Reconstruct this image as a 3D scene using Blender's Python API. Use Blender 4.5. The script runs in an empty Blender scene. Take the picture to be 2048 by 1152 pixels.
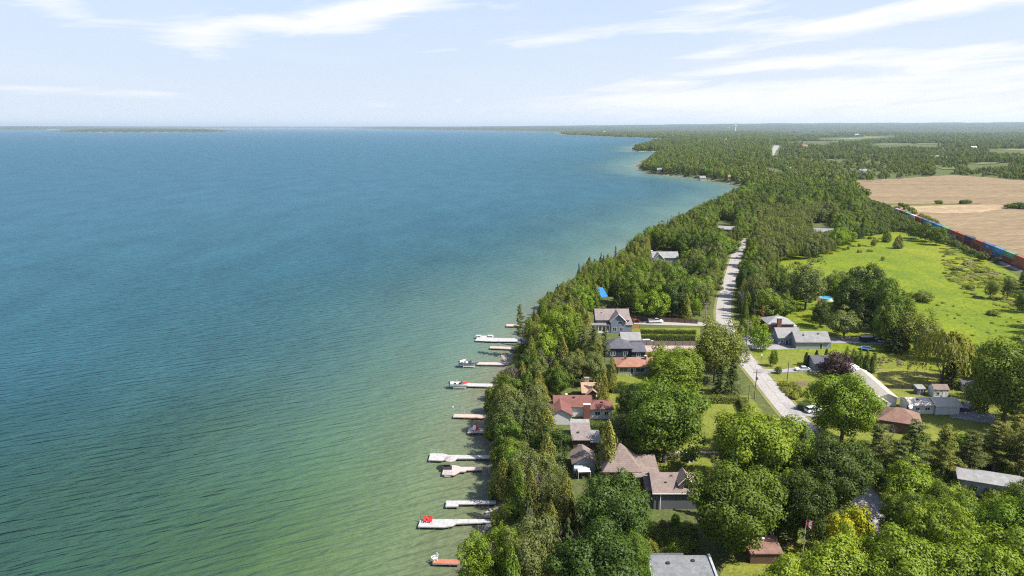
import bpy, math, random
import numpy as np
from mathutils import Vector, Matrix
R = math.radians
random.seed(7); RNG = np.random.default_rng(11)
scene = bpy.context.scene
# ------------------------------------------------------------------ camera
CAMZ = 80.0; FPX = 1365.0; HORIZ = 253.5
PITCH = math.atan((576-HORIZ)/FPX)
cd = bpy.data.cameras.new('camera'); cam = bpy.data.objects.new('camera', cd)
scene.collection.objects.link(cam); scene.camera = cam
cd.sensor_width = 36.0; cd.lens = FPX/2048*36; cd.clip_start = 1.0; cd.clip_end = 250000
cam.location = (0, 0, CAMZ); cam.rotation_euler = (R(90)-PITCH, 0, 0)
# ------------------------------------------------------------------ light
SUN_EL, SUN_AZ = 50.0, 112.0            # azimuth clockwise from +Y (away from the camera)
sdir = Vector((math.sin(R(SUN_AZ))*math.cos(R(SUN_EL)), math.cos(R(SUN_AZ))*math.cos(R(SUN_EL)), math.sin(R(SUN_EL))))
sd = bpy.data.lights.new('sun', 'SUN'); sun = bpy.data.objects.new('sun', sd); scene.collection.objects.link(sun)
sd.energy = 5.0; sd.angle = R(0.5); sd.color = (1.0, 0.955, 0.88)
sun.rotation_euler = sdir.to_track_quat('Z', 'Y').to_euler(); sun.location = (0, 0, 300)
scene.view_settings.view_transform = 'Standard'; scene.view_settings.look = 'None'
scene.view_settings.exposure = 0.8; scene.view_settings.gamma = 1.0
scene.render.engine = 'CYCLES'
cy = scene.cycles
cy.use_denoising = False; cy.filter_width = 1.15; cy.max_bounces = 5; cy.diffuse_bounces = 2; cy.glossy_bounces = 2
cy.transmission_bounces = 3; cy.transparent_max_bounces = 4; cy.volume_bounces = 0
cy.use_adaptive_sampling = True; cy.adaptive_threshold = 0.01
cy.sample_clamp_indirect = 3; cy.sample_clamp_direct = 8; cy.caustics_reflective = False; cy.caustics_refractive = False

def px_dir(px, py):
    x = (px-1024)/FPX; y = -(py-576)/FPX
    c, s = math.cos(PITCH), math.sin(PITCH)
    return Vector((x, c+y*s, -s+y*c))     # unnormalised, world
def P(px, py, z=3.0):
    d = px_dir(px, py); t = (z-CAMZ)/d.z
    return Vector((d.x*t, d.y*t, z))
def proj(p):
    x, y, z = p[0], p[1], p[2]-CAMZ
    c, s = math.cos(PITCH), math.sin(PITCH)
    dep = y*c - z*s; up = y*s + z*c
    return (1024+FPX*x/dep, 576-FPX*up/dep, dep)
def ppm(px, py, z=3.0):                   # photo pixels per metre there
    p = P(px, py, z); return FPX/proj(p)[2]
def ztop(base, py):                       # height of a point above base seen at row py
    d = px_dir(1024, py); return CAMZ + base.y*d.z/d.y

# ------------------------------------------------------------------ sky
w = bpy.data.worlds.new('World'); scene.world = w; w.use_nodes = True
nt = w.node_tree; nt.nodes.clear()
def N(nt, t, **k):
    n = nt.nodes.new(t)
    for a, b in k.items():
        if a.startswith('i_'):
            n.inputs[int(a[2:]) if a[2:].isdigit() else a[2:].replace('_', ' ')].default_value = b
        else: setattr(n, a, b)
    return n
def L(nt, a, b): nt.links.new(a, b)
sky = N(nt, 'ShaderNodeTexSky', sky_type='NISHITA', sun_disc=False)
sky.sun_elevation = R(SUN_EL); sky.sun_rotation = R(SUN_AZ); sky.altitude = 0
sky.air_density = 1.0; sky.dust_density = 1.0; sky.ozone_density = 1.6
tc = N(nt, 'ShaderNodeTexCoord'); sx = N(nt, 'ShaderNodeSeparateXYZ'); L(nt, tc.outputs['Generated'], sx.inputs[0])
def M(op, a, b=None, c=None, clamp=False, tree=None):
    t = tree or nt
    n = N(t, 'ShaderNodeMath', operation=op, use_clamp=clamp)
    for i, v in enumerate((a, b, c)):
        if v is None: continue
        if isinstance(v, (int, float)): n.inputs[i].default_value = v
        else: L(t, v, n.inputs[i])
    return n.outputs[0]
az = M('ARCTAN2', sx.outputs[0], sx.outputs[1]); el = M('ARCSINE', sx.outputs[2])
cv = N(nt, 'ShaderNodeCombineXYZ'); L(nt, M('MULTIPLY', az, 9.0), cv.inputs[0]); L(nt, M('MULTIPLY', el, 60.0), cv.inputs[1])
# wisps lean up to the right
cr = N(nt, 'ShaderNodeCombineXYZ'); L(nt, M('MULTIPLY', az, 9.0), cr.inputs[0])
L(nt, M('MULTIPLY', M('SUBTRACT', el, M('MULTIPLY', az, 0.07)), 75.0), cr.inputs[1])
nz = N(nt, 'ShaderNodeTexNoise', i_Scale=1.0, i_Detail=7.0, i_Roughness=0.62, i_Distortion=0.9); L(nt, cr.outputs[0], nz.inputs['Vector'])
nz2 = N(nt, 'ShaderNodeTexNoise', i_Scale=0.45, i_Detail=4.0, i_Roughness=0.5, i_Distortion=0.3); L(nt, cv.outputs[0], nz2.inputs['Vector'])
# single clouds: px, py, half width, half height, tilt (rise per px), strength
CL = [(140, 22, 75, 26, -0.15, .7), (470, 45, 110, 22, .12, .55), (400, 78, 75, 22, -.05, .7), (410, 105, 50, 12, -.1, .5), (700, 30, 100, 26, .16, .95),
      (830, 8, 120, 14, .05, .7), (620, 55, 120, 12, .0, .5), (150, 183, 240, 9, -.03, .6), (330, 186, 60, 7, 0, .4), (1120, 72, 130, 13, .10, .75), (1030, 18, 40, 8, 0, .4),
      (1460, 12, 110, 24, .12, .8), (1400, 58, 120, 9, .02, .5), (1720, 42, 200, 20, .16, .78), (1900, 12, 200, 20, .08, .7), (1420, 110, 70, 8, .06, .6),
      (1480, 138, 180, 10, .10, .85), (1650, 128, 130, 7, .0, .6), (1750, 105, 60, 9, .03, .5), (1290, 200, 260, 22, .03, .6), (1700, 175, 420, 20, .06, .55),
      (1950, 120, 200, 20, .05, .6), (1980, 95, 110, 10, .08, .6), (1850, 215, 400, 30, .0, .6), (1330, 165, 60, 5, .0, .4), (760, 210, 70, 8, 0, .3), (130, 215, 60, 5, 0, .3), (880, 102, 60, 6, .06, .35)]
acc = None
for (cx_, cy_, hw, hh, ti, st) in CL:
    d = px_dir(cx_, cy_).normalized(); a0 = math.atan2(d.x, d.y); e0 = math.asin(d.z)
    k = 1/FPX*math.cos(a0)
    da = M('SUBTRACT', az, a0); de = M('SUBTRACT', M('SUBTRACT', el, e0), M('MULTIPLY', da, ti))
    q = M('ADD', M('POWER', M('MULTIPLY', da, 1/(hw*k)), 2.0), M('POWER', M('MULTIPLY', de, 1/(hh*k)), 2.0))
    g = M('MULTIPLY', M('EXPONENT', M('MULTIPLY', q, -0.75)), st)
    acc = g if acc is None else M('ADD', acc, g)
acc = M('MINIMUM', acc, 1.05)
wisp = M('MULTIPLY', M('SUBTRACT', nz.outputs[0], 0.5), 2.6)
mask = M('MULTIPLY', M('SUBTRACT', M('ADD', acc, M('MULTIPLY', wisp, 0.62)), 0.30), 1.35, clamp=True)
thin = M('MULTIPLY', M('SUBTRACT', nz2.outputs[0], 0.48), 1.2, clamp=True)
hz = M('EXPONENT', M('MULTIPLY', M('ABSOLUTE', el), -16.0))
right = M('MULTIPLY', M('ADD', az, 0.15), 1.0, clamp=True)
tint = N(nt, 'ShaderNodeMixRGB', blend_type='MULTIPLY'); tint.inputs[0].default_value = 1; L(nt, sky.outputs[0], tint.inputs[1]); tint.inputs[2].default_value = (1.05, .96, 1.0, 1)
# thin high veil that pales the low sky, whiter to the right, then the clouds
low = N(nt, 'ShaderNodeMixRGB'); L(nt, M('EXPONENT', M('MULTIPLY', M('ABSOLUTE', el), -9.0)), low.inputs[0]); low.inputs[1].default_value = (2.55, 3.2, 4.25, 1); low.inputs[2].default_value = (3.65, 3.98, 4.4, 1)
v1 = N(nt, 'ShaderNodeMixRGB'); L(nt, M('EXPONENT', M('MULTIPLY', M('POWER', M('ABSOLUTE', el), 2.0), -9.0)), v1.inputs[0]); L(nt, tint.outputs[0], v1.inputs[1]); L(nt, low.outputs[0], v1.inputs[2])
tot = M('MINIMUM', M('ADD', M('MULTIPLY', mask, .92), M('ADD', M('MULTIPLY', thin, .35), M('MULTIPLY', hz, right))), 1.0)
mix = N(nt, 'ShaderNodeMixRGB'); L(nt, tot, mix.inputs[0]); L(nt, v1.outputs[0], mix.inputs[1]); mix.inputs[2].default_value = (4.55, 4.6, 4.7, 1)
bg = N(nt, 'ShaderNodeBackground'); bg.inputs[1].default_value = 0.13; L(nt, mix.outputs[0], bg.inputs[0])
wo = N(nt, 'ShaderNodeOutputWorld'); L(nt, bg.outputs[0], wo.inputs[0])

# ------------------------------------------------------------------ helpers
def link(o): scene.collection.objects.link(o); return o
USED = {}
def tag(o, label=None, cat=None, group=None, kind=None):
    if label: o['label'] = label
    if cat: o['category'] = cat
    if group: o['group'] = group
    if kind: o['kind'] = kind
    return o
def empty(name, loc, rz=0, label=None, cat=None, group=None, scl=None):
    o = bpy.data.objects.new(name, None); link(o); o.location = loc; o.rotation_euler = (0, 0, rz)
    if scl: o.scale = scl
    o.empty_display_size = 0.2
    return tag(o, label, cat, group)
def nmesh(name, V, F, mats=None, loops=None):
    me = bpy.data.meshes.new(name)
    if isinstance(V, np.ndarray):
        F = np.asarray(F, dtype=np.int32); k = F.shape[1]
        me.vertices.add(len(V)); me.vertices.foreach_set('co', V.astype(np.float32).ravel())
        me.loops.add(F.size); me.loops.foreach_set('vertex_index', F.ravel())
        me.polygons.add(len(F)); me.polygons.foreach_set('loop_start', np.arange(0, F.size, k, dtype=np.int32))
        me.polygons.foreach_set('loop_total', np.full(len(F), k, dtype=np.int32))
        me.update(calc_edges=True)
    else:
        me.from_pydata(V, [], F); me.update()
    for m in (mats or []): me.materials.append(m)
    return me
class MB:
    def __init__(s): s.v = []; s.f = []
    def add(s, vs, fs):
        n = len(s.v); s.v += [tuple(v) for v in vs]; s.f += [tuple(i+n for i in f) for f in fs]; return s
    def box(s, x0, y0, z0, x1, y1, z1):
        v = [(x, y, z) for z in (z0, z1) for y in (y0, y1) for x in (x0, x1)]
        return s.add(v, [(0, 2, 3, 1), (4, 5, 7, 6), (0, 1, 5, 4), (2, 6, 7, 3), (0, 4, 6, 2), (1, 3, 7, 5)])
    def cbox(s, cx, cy, cz, sx, sy, sz): return s.box(cx-sx/2, cy-sy/2, cz-sz/2, cx+sx/2, cy+sy/2, cz+sz/2)
    def bar(s, p, q, r, r2=None, n=6):
        p, q = Vector(p), Vector(q); d = (q-p).normalized(); r2 = r if r2 is None else r2
        a = d.cross(Vector((0, 0, 1))) if abs(d.z) < .95 else d.cross(Vector((1, 0, 0)))
        a.normalize(); b = d.cross(a); vs = []
        for c, rr in ((p, r), (q, r2)):
            vs += [c+(a*math.cos(2*math.pi*i/n)+b*math.sin(2*math.pi*i/n))*rr for i in range(n)]
        return s.add(vs, [(i, (i+1) % n, n+(i+1) % n, n+i) for i in range(n)]+[tuple(range(n-1, -1, -1)), tuple(range(n, 2*n))])
    def prism(s, poly, z0, z1):           # poly: list of (x, y), counter-clockwise
        n = len(poly); vs = [(x, y, z0) for x, y in poly]+[(x, y, z1) for x, y in poly]
        return s.add(vs, [tuple(range(n-1, -1, -1)), tuple(range(n, 2*n))]+[(i, (i+1) % n, n+(i+1) % n, n+i) for i in range(n)])
    def prof(s, poly, y0, y1):            # profile in x, z pushed along y
        n = len(poly); vs = [(x, y0, z) for x, z in poly]+[(x, y1, z) for x, z in poly]
        return s.add(vs, [tuple(range(n)), tuple(range(2*n-1, n-1, -1))]+[((i+1) % n, i, n+i, n+(i+1) % n) for i in range(n)])
    def lathe(s, prof, cx=0, cy=0, n=14):
        vs = []; fs = []
        for r, z in prof: vs += [(cx+r*math.cos(2*math.pi*i/n), cy+r*math.sin(2*math.pi*i/n), z) for i in range(n)]
        for k in range(len(prof)-1): fs += [(k*n+i, k*n+(i+1) % n, (k+1)*n+(i+1) % n, (k+1)*n+i) for i in range(n)]
        fs += [tuple(range(n-1, -1, -1)), tuple(range((len(prof)-1)*n, len(prof)*n))]
        return s.add(vs, fs)
    def build(s, name, mat, parent=None, bevel=0, smooth=False):
        me = nmesh(name, s.v, s.f, [mat]); o = bpy.data.objects.new(name, me); link(o)
        if parent: o.parent = parent
        if bevel:
            m = o.modifiers.new('bevel', 'BEVEL'); m.width = bevel; m.segments = 2; m.limit_method = 'ANGLE'
        if smooth: me.polygons.foreach_set('use_smooth', [True]*len(me.polygons))
        return o
def copy_tree(o, parent=None):
    c = o.copy(); link(c)
    if parent: c.parent = parent
    for ch in list(o.children): copy_tree(ch, c)
    return c

# ------------------------------------------------------------------ materials
def mat_new(name):
    m = bpy.data.materials.new(name); m.use_nodes = True; t = m.node_tree; t.nodes.clear()
    o = N(t, 'ShaderNodeOutputMaterial'); b = N(t, 'ShaderNodeBsdfPrincipled'); L(t, b.outputs[0], o.inputs[0])
    return m, t, b, o
def c4(c): return (c[0], c[1], c[2], 1)
def mat(name, col, rough=.6, metal=0, spec=.4, var=.18, scale=1.5, col2=None, bump=0, bscale=20):
    m, t, b, o = mat_new(name)
    tc = N(t, 'ShaderNodeTexCoord'); nz = N(t, 'ShaderNodeTexNoise', i_Scale=scale, i_Detail=5.0, i_Roughness=.6)
    L(t, tc.outputs['Object'], nz.inputs['Vector'])
    mx = N(t, 'ShaderNodeMixRGB'); c2 = col2 or tuple(max(0, x*(1-2*var)) for x in col)
    mr = N(t, 'ShaderNodeMapRange'); mr.inputs[1].default_value = .35; mr.inputs[2].default_value = .7; L(t, nz.outputs[0], mr.inputs[0])
    L(t, mr.outputs[0], mx.inputs[0]); mx.inputs[1].default_value = c4(col); mx.inputs[2].default_value = c4(c2)
    L(t, mx.outputs[0], b.inputs['Base Color'])
    b.inputs['Roughness'].default_value = rough; b.inputs['Metallic'].default_value = metal; b.inputs['Specular IOR Level'].default_value = spec
    if bump:
        n2 = N(t, 'ShaderNodeTexNoise', i_Scale=bscale, i_Detail=3.0); L(t, tc.outputs['Object'], n2.inputs['Vector'])
        bp = N(t, 'ShaderNodeBump'); bp.inputs['Strength'].default_value = bump; L(t, n2.outputs[0], bp.inputs['Height']); L(t, bp.outputs[0], b.inputs['Normal'])
    return m
def mat_shingle(name, col, course=0.28):
    m, t, b, o = mat_new(name)
    tc = N(t, 'ShaderNodeTexCoord'); 
    br = N(t, 'ShaderNodeTexBrick'); br.inputs['Scale'].default_value = 1.0; br.inputs['Brick Width'].default_value = .45; br.inputs['Row Height'].default_value = course
    br.inputs['Mortar Size'].default_value = .012; br.offset = .5
    br.inputs['Color1'].default_value = c4([x*1.12 for x in col]); br.inputs['Color2'].default_value = c4([x*.86 for x in col]); br.inputs['Mortar'].default_value = c4([x*.6 for x in col])
    L(t, tc.outputs['Object'], br.inputs['Vector'])
    nz = N(t, 'ShaderNodeTexNoise', i_Scale=.5, i_Detail=5.0, i_Roughness=.65); L(t, tc.outputs['Object'], nz.inputs['Vector'])
    mr = N(t, 'ShaderNodeMapRange'); mr.inputs[1].default_value = .3; mr.inputs[2].default_value = .7; mr.inputs[3].default_value = .84; mr.inputs[4].default_value = 1.15; L(t, nz.outputs[0], mr.inputs[0])
    mx = N(t, 'ShaderNodeMixRGB', blend_type='MULTIPLY'); mx.inputs[0].default_value = 1; L(t, br.outputs[0], mx.inputs[1]); L(t, mr.outputs[0], mx.inputs[2])
    L(t, mx.outputs[0], b.inputs['Base Color']); b.inputs['Roughness'].default_value = .9; b.inputs['Specular IOR Level'].default_value = .15
    return m
def mat_siding(name, col, step=.2, vertical=False, dark=.78):
    m, t, b, o = mat_new(name)
    tc = N(t, 'ShaderNodeTexCoord'); s = N(t, 'ShaderNodeSeparateXYZ'); L(t, tc.outputs['Object'], s.inputs[0])
    src = M('ADD', s.outputs[0], s.outputs[1], tree=t) if vertical else s.outputs[2]
    fr = M('FRACT', M('DIVIDE', src, step, tree=t), tree=t); ln = M('LESS_THAN', fr, .14, tree=t)
    nz = N(t, 'ShaderNodeTexNoise', i_Scale=.9, i_Detail=4.0); L(t, tc.outputs['Object'], nz.inputs['Vector'])
    f = M('SUBTRACT', M('ADD', .88, M('MULTIPLY', nz.outputs[0], .24, tree=t), tree=t), M('MULTIPLY', ln, 1-dark, tree=t), tree=t)
    mx = N(t, 'ShaderNodeMixRGB', blend_type='MULTIPLY'); mx.inputs[0].default_value = 1; mx.inputs[1].default_value = c4(col); L(t, f, mx.inputs[2])
    L(t, mx.outputs[0], b.inputs['Base Color']); b.inputs['Roughness'].default_value = .7; b.inputs['Specular IOR Level'].default_value = .25
    return m
def mat_ground(name, cols, scales=(.02, .25, 2.0), rough=.95, stretch=None, rot=0, bump=.3, bsc=1.2):
    """blend of three colours by large, middle and fine noise"""
    m, t, b, o = mat_new(name)
    geo = N(t, 'ShaderNodeNewGeometry'); mp = N(t, 'ShaderNodeMapping'); L(t, geo.outputs['Position'], mp.inputs[0])
    if stretch: mp.inputs['Scale'].default_value = (stretch[0], stretch[1], 1)
    mp.inputs['Rotation'].default_value = (0, 0, rot)
    ns = []
    for k, sc in enumerate(scales):
        n = N(t, 'ShaderNodeTexNoise', i_Scale=sc, i_Detail=5.0, i_Roughness=.6); L(t, mp.outputs[0], n.inputs['Vector'])
        r = N(t, 'ShaderNodeMapRange'); r.inputs[1].default_value = .36; r.inputs[2].default_value = .64; L(t, n.outputs[0], r.inputs[0]); ns.append(r.outputs[0])
    a = N(t, 'ShaderNodeMixRGB'); L(t, ns[0], a.inputs[0]); a.inputs[1].default_value = c4(cols[0]); a.inputs[2].default_value = c4(cols[1])
    c = N(t, 'ShaderNodeMixRGB'); L(t, M('MULTIPLY', ns[1], .75, tree=t), c.inputs[0]); L(t, a.outputs[0], c.inputs[1]); c.inputs[2].default_value = c4(cols[2])
    d = N(t, 'ShaderNodeMixRGB', blend_type='MULTIPLY'); d.inputs[0].default_value = 1; L(t, c.outputs[0], d.inputs[1])
    L(t, M('ADD', .72, M('MULTIPLY', ns[2], .5, tree=t), tree=t), d.inputs[2])
    L(t, d.outputs[0], b.inputs['Base Color']); b.inputs['Roughness'].default_value = rough; b.inputs['Specular IOR Level'].default_value = .1
    if bump:
        n = N(t, 'ShaderNodeTexNoise', i_Scale=bsc, i_Detail=3.0); L(t, geo.outputs['Position'], n.inputs['Vector'])
        bp = N(t, 'ShaderNodeBump'); bp.inputs['Strength'].default_value = bump; bp.inputs['Distance'].default_value = .4; L(t, n.outputs[0], bp.inputs['Height']); L(t, bp.outputs[0], b.inputs['Normal'])
    return m
def mat_leaf(name, col, col2=None, tone=.3, trans=.26):
    m = bpy.data.materials.new(name); m.use_nodes = True; t = m.node_tree; t.nodes.clear()
    o = N(t, 'ShaderNodeOutputMaterial'); geo = N(t, 'ShaderNodeNewGeometry'); oi = N(t, 'ShaderNodeObjectInfo')
    col2 = col2 or (col[0]*1.5, col[1]*1.25, col[2]*1.0)
    mx = N(t, 'ShaderNodeMixRGB'); L(t, geo.outputs['Random Per Island'], mx.inputs[0]); mx.inputs[1].default_value = c4([x*.82 for x in col]); mx.inputs[2].default_value = c4(col2)
    hs = N(t, 'ShaderNodeHueSaturation'); L(t, mx.outputs[0], hs.inputs['Color'])
    L(t, M('ADD', .487, M('MULTIPLY', oi.outputs['Random'], .024, tree=t), tree=t), hs.inputs['Hue'])
    r2 = M('FRACT', M('MULTIPLY', oi.outputs['Random'], 7.31, tree=t), tree=t)
    L(t, M('ADD', 1-tone*.5, M('MULTIPLY', r2, tone, tree=t), tree=t), hs.inputs['Value'])
    df = N(t, 'ShaderNodeBsdfDiffuse'); tr = N(t, 'ShaderNodeBsdfTranslucent'); L(t, hs.outputs[0], df.inputs[0])
    br = N(t, 'ShaderNodeMixRGB', blend_type='MULTIPLY'); br.inputs[0].default_value = 1; L(t, hs.outputs[0], br.inputs[1]); br.inputs[2].default_value = (1.35, 1.25, .55, 1)
    L(t, br.outputs[0], tr.inputs[0]); ms = N(t, 'ShaderNodeMixShader'); ms.inputs[0].default_value = trans
    L(t, df.outputs[0], ms.inputs[1]); L(t, tr.outputs[0], ms.inputs[2])
    gl = N(t, 'ShaderNodeBsdfGlossy'); gl.inputs['Roughness'].default_value = .5; gl.inputs[0].default_value = (.9, .95, 1, 1)
    m2 = N(t, 'ShaderNodeMixShader'); m2.inputs[0].default_value = .012; L(t, ms.outputs[0], m2.inputs[1]); L(t, gl.outputs[0], m2.inputs[2]); L(t, m2.outputs[0], o.inputs[0])
    return m
LM = {
 'maple': mat_leaf('maple leaves', (0.093, 0.154, 0.017)), 'bright': mat_leaf('bright leaves', (.132, .222, .018)), 'dark': mat_leaf('dark maple leaves', (0.050, 0.091, 0.015)),
 'lime': mat_leaf('lime leaves', (.158, .232, .020)), 'ash': mat_leaf('ash leaves', (0.131, 0.175, 0.031)), 'grey': mat_leaf('grey green leaves', (0.113, 0.150, 0.044)),
 'cedar': mat_leaf('cedar fronds', (.140, .160, .030), (.255, .250, .040)), 'spruce': mat_leaf('spruce needles', (0.049, 0.075, 0.019), trans=.1), 'pine': mat_leaf('pine needles', (.088, .120, .030), trans=.15),
 'willow': mat_leaf('willow leaves', (0.199, 0.225, 0.031)), 'purple': mat_leaf('plum leaves', (.048, .030, .032), (.080, .045, .045)), 'gold': mat_leaf('golden leaves', (.42, .36, .012), (.30, .32, .015)),
 'shrub': mat_leaf('shrub leaves', (0.132, 0.175, 0.028)), 'brown': mat_leaf('brown needles', (0.227, 0.082, 0.023), trans=.1), 'silver': mat_leaf('silver leaves', (0.252, 0.269, 0.120)), 'hedge': mat_leaf('hedge leaves', (0.086, 0.128, 0.013)),
 'brush': mat_leaf('brush leaves', (.21, .26, .05)),
}
BARK = mat('bark', (.13, .105, .08), .9, var=.25, scale=3, bump=.5); BIRCH = mat('pale bark', (.45, .42, .38), .8, var=.25, scale=4); DEADM = mat('dead wood', (.28, .23, .18), .9, var=.2)
# ------------------------------------------------------------------ land, water
SH = [(900, 1700), (935, 1300), (958, 1152), (970, 1090), (984, 1040), (990, 1005), (984, 975), (975, 940), (982, 912), (970, 870), (968, 832), (980, 770), (1012, 728), (1038, 697), (1046, 676),
      (1058, 652), (1083, 622), (1120, 595), (1160, 572), (1200, 553), (1300, 490), (1400, 437), (1450, 409), (1478, 395), (1497, 383), (1492, 374), (1470, 369), (1445, 364), (1405, 358), (1370, 354), (1330, 351),
      (1300, 347), (1282, 339), (1274, 334), (1280, 328), (1310, 312), (1345, 304), (1310, 303), (1280, 303.5), (1262, 301.5), (1270, 295), (1320, 284), (1340, 280), (1308, 276.5), (1240, 274), (1180, 271.5), (1128, 269.5),
      (1122, 266.3), (1112, 263.6), (1060, 262.5), (960, 261.2), (840, 260.2), (740, 258.6), (690, 257.2), (600, 257), (300, 258), (120, 260), (0, 260.3), (-700, 261)]
shore = np.array([P(x, y, 0)[:2] for x, y in SH])
far = [(-60000, 30000), (-60000, 90000), (90000, 90000), (90000, -2000), (shore[0][0], -2000)]
LAND = np.vstack([shore, np.array(far)])
ISL = np.array([P(x, y, 0)[:2] for x, y in [(98, 263.2), (150, 264.6), (300, 264.8), (420, 264.4), (480, 262.8), (440, 261.6), (300, 261.3), (150, 261.8)]])
def inside(pts, poly):
    x, y = pts[:, 0], pts[:, 1]; r = np.zeros(len(pts), bool); n = len(poly)
    for i in range(n):
        x1, y1 = poly[i]; x2, y2 = poly[(i+1) % n]
        if y1 == y2: continue
        c = ((y1 > y) != (y2 > y)) & (x < (x2-x1)*(y-y1)/(y2-y1)+x1); r ^= c
    return r
def segdist(pts, line, closed=False):
    d = np.full(len(pts), 1e12); n = len(line)
    for i in range(n if closed else n-1):
        a = line[i]; b = line[(i+1) % n]; ab = b-a; t = np.clip(((pts-a)@ab)/max(ab@ab, 1e-9), 0, 1)
        q = pts-(a+t[:, None]*ab); d = np.minimum(d, (q*q).sum(1))
    return np.sqrt(d)
def refine(line, amp, seed):     # wobble the coast so that it is not made of straight runs
    g = np.random.default_rng(seed); out = []
    for a, b in zip(line[:-1], line[1:]):
        out.append(a); m = (a+b)/2; ln = np.linalg.norm(b-a)
        if ln > 4: nrm = np.array([-(b-a)[1], (b-a)[0]])/ln; out.append(m+nrm*g.normal()*min(ln*amp, 40))
    out.append(line[-1]); return np.array(out)
shore = refine(refine(shore, .05, 3), .05, 4); LAND = np.vstack([shore, np.array(far)])
def sdf(pts):
    d = segdist(pts, shore); s = np.where(inside(pts, LAND), d, -d)
    d2 = segdist(pts, ISL, True); s2 = np.where(inside(pts, ISL), d2, -d2)
    return np.maximum(s, s2)
def height(pts, s):
    D = np.hypot(pts[:, 0], pts[:, 1]); a = np.degrees(np.arctan2(pts[:, 0], pts[:, 1]))
    z = np.where(s < 0, np.maximum(s*.09, -4.0)-.05, np.minimum(s*.42, 3.0))
    top = np.interp(a, [-50, -15, -5, 5, 20, 45], [95, 88, 84, 120, 190, 215])
    k = np.clip((D-6000)/(26000-6000), 0, 1); hill = top*k*k*(3-2*k)
    wav = 1+.03*np.sin(a*1.7+1)*np.sin(D/2300.)+.01*np.sin(a*5.1)
    z = z+np.where(s > 0, hill*wav*np.clip(s/400, 0, 1), 0)
    isl = (s > 0) & (D < 13000) & (a < -5); z = np.where(isl, np.minimum(3+s*.10, 30)+4*np.sin(a*9), z)
    return z
def polar(na, nr, a0, a1, r0, r1):
    A = np.radians(np.linspace(a0, a1, na)); Rr = np.exp(np.linspace(math.log(r0), math.log(r1), nr))
    aa, rr = np.meshgrid(A, Rr, indexing='ij'); pts = np.stack([rr*np.sin(aa), rr*np.cos(aa)], -1).reshape(-1, 2)
    i, j = np.meshgrid(np.arange(na-1), np.arange(nr-1), indexing='ij'); q = (i*nr+j).ravel()
    return pts, np.stack([q+nr, q+nr+1, q+1, q], 1)
pts, F = polar(760, 900, -62, 62, 24, 62000)
s = sdf(pts); z = height(pts, s)
keep = s > -260
kf = keep[F].all(1)
V = np.column_stack([pts, z]); used = np.unique(F[kf]); remap = np.full(len(V), -1); remap[used] = np.arange(len(used))
GROUND = mat_ground('woodland floor', [(.075, .105, .026), (.105, .130, .032), (.085, .082, .040)], (.03, .3, 1.5))
FARM = mat_ground('far woodland canopy', [(.040, .060, .024), (.058, .078, .030), (.030, .046, .020)], (.0016, .006, .025), stretch=(1, 1), bump=0)
SAND = mat('lake bed and stony shore', (.24, .20, .14), .95, scale=.6, var=.3, bump=.6, bscale=2.5)
me = nmesh('ground', V[used], remap[F[kf]], [GROUND, FARM, SAND])
fc = F[kf]; Dm = np.hypot(pts[fc[:, 0], 0], pts[fc[:, 0], 1])
mi = np.where(s[fc].mean(1) < 1.6, 2, np.where(Dm > 5200, 1, 0)); mi = np.where((Dm > 3000) & (mi == 2) & (s[fc].mean(1) > .3), 1, mi)
me.polygons.foreach_set('material_index', mi.astype(np.int32)); me.update()
ground = bpy.data.objects.new('ground', me); link(ground); tag(ground, kind='structure')

# water: its own colour follows how deep and how far from shore it is
pts, F = polar(420, 460, -62, 62, 20, 62000)
s = sdf(pts); kf = (s[F] < 12).any(1); used = np.unique(F[kf]); remap = np.full(len(pts), -1); remap[used] = np.arange(len(used))
me = nmesh('water', np.column_stack([pts, np.zeros(len(pts))])[used], remap[F[kf]])
at = me.attributes.new('shore', 'FLOAT', 'POINT'); at.data.foreach_set('value', (-s[used]).astype(np.float32))
m, t, b, o = mat_new('lake water')
geo = N(t, 'ShaderNodeNewGeometry'); aS = N(t, 'ShaderNodeAttribute', attribute_name='shore')
nb = N(t, 'ShaderNodeTexNoise', i_Scale=.012, i_Detail=4.0, i_Roughness=.55); 
mpb = N(t, 'ShaderNodeMapping'); mpb.inputs['Scale'].default_value = (1, .45, 1); mpb.inputs['Rotation'].default_value = (0, 0, R(20)); L(t, geo.outputs['Position'], mpb.inputs[0]); L(t, mpb.outputs[0], nb.inputs['Vector'])
dist = M('MULTIPLY', aS.outputs['Fac'], M('ADD', .55, M('MULTIPLY', nb.outputs[0], .9, tree=t), tree=t), tree=t)
lg = M('DIVIDE', M('LOGARITHM', M('ADD', M('MAXIMUM', dist, 0, tree=t), 1, tree=t), 10, tree=t), 3.3, tree=t)
def ramp(stops):
    r_ = N(t, 'ShaderNodeValToRGB'); L(t, lg, r_.inputs[0]); e = r_.color_ramp.elements; e[0].position = 0; e[0].color = c4(stops[0][1]); e[1].position = 1; e[1].color = c4(stops[-1][1])
    for p_, c_ in stops[1:-1]: x = e.new(p_); x.color = c4(c_)
    return r_
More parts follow.
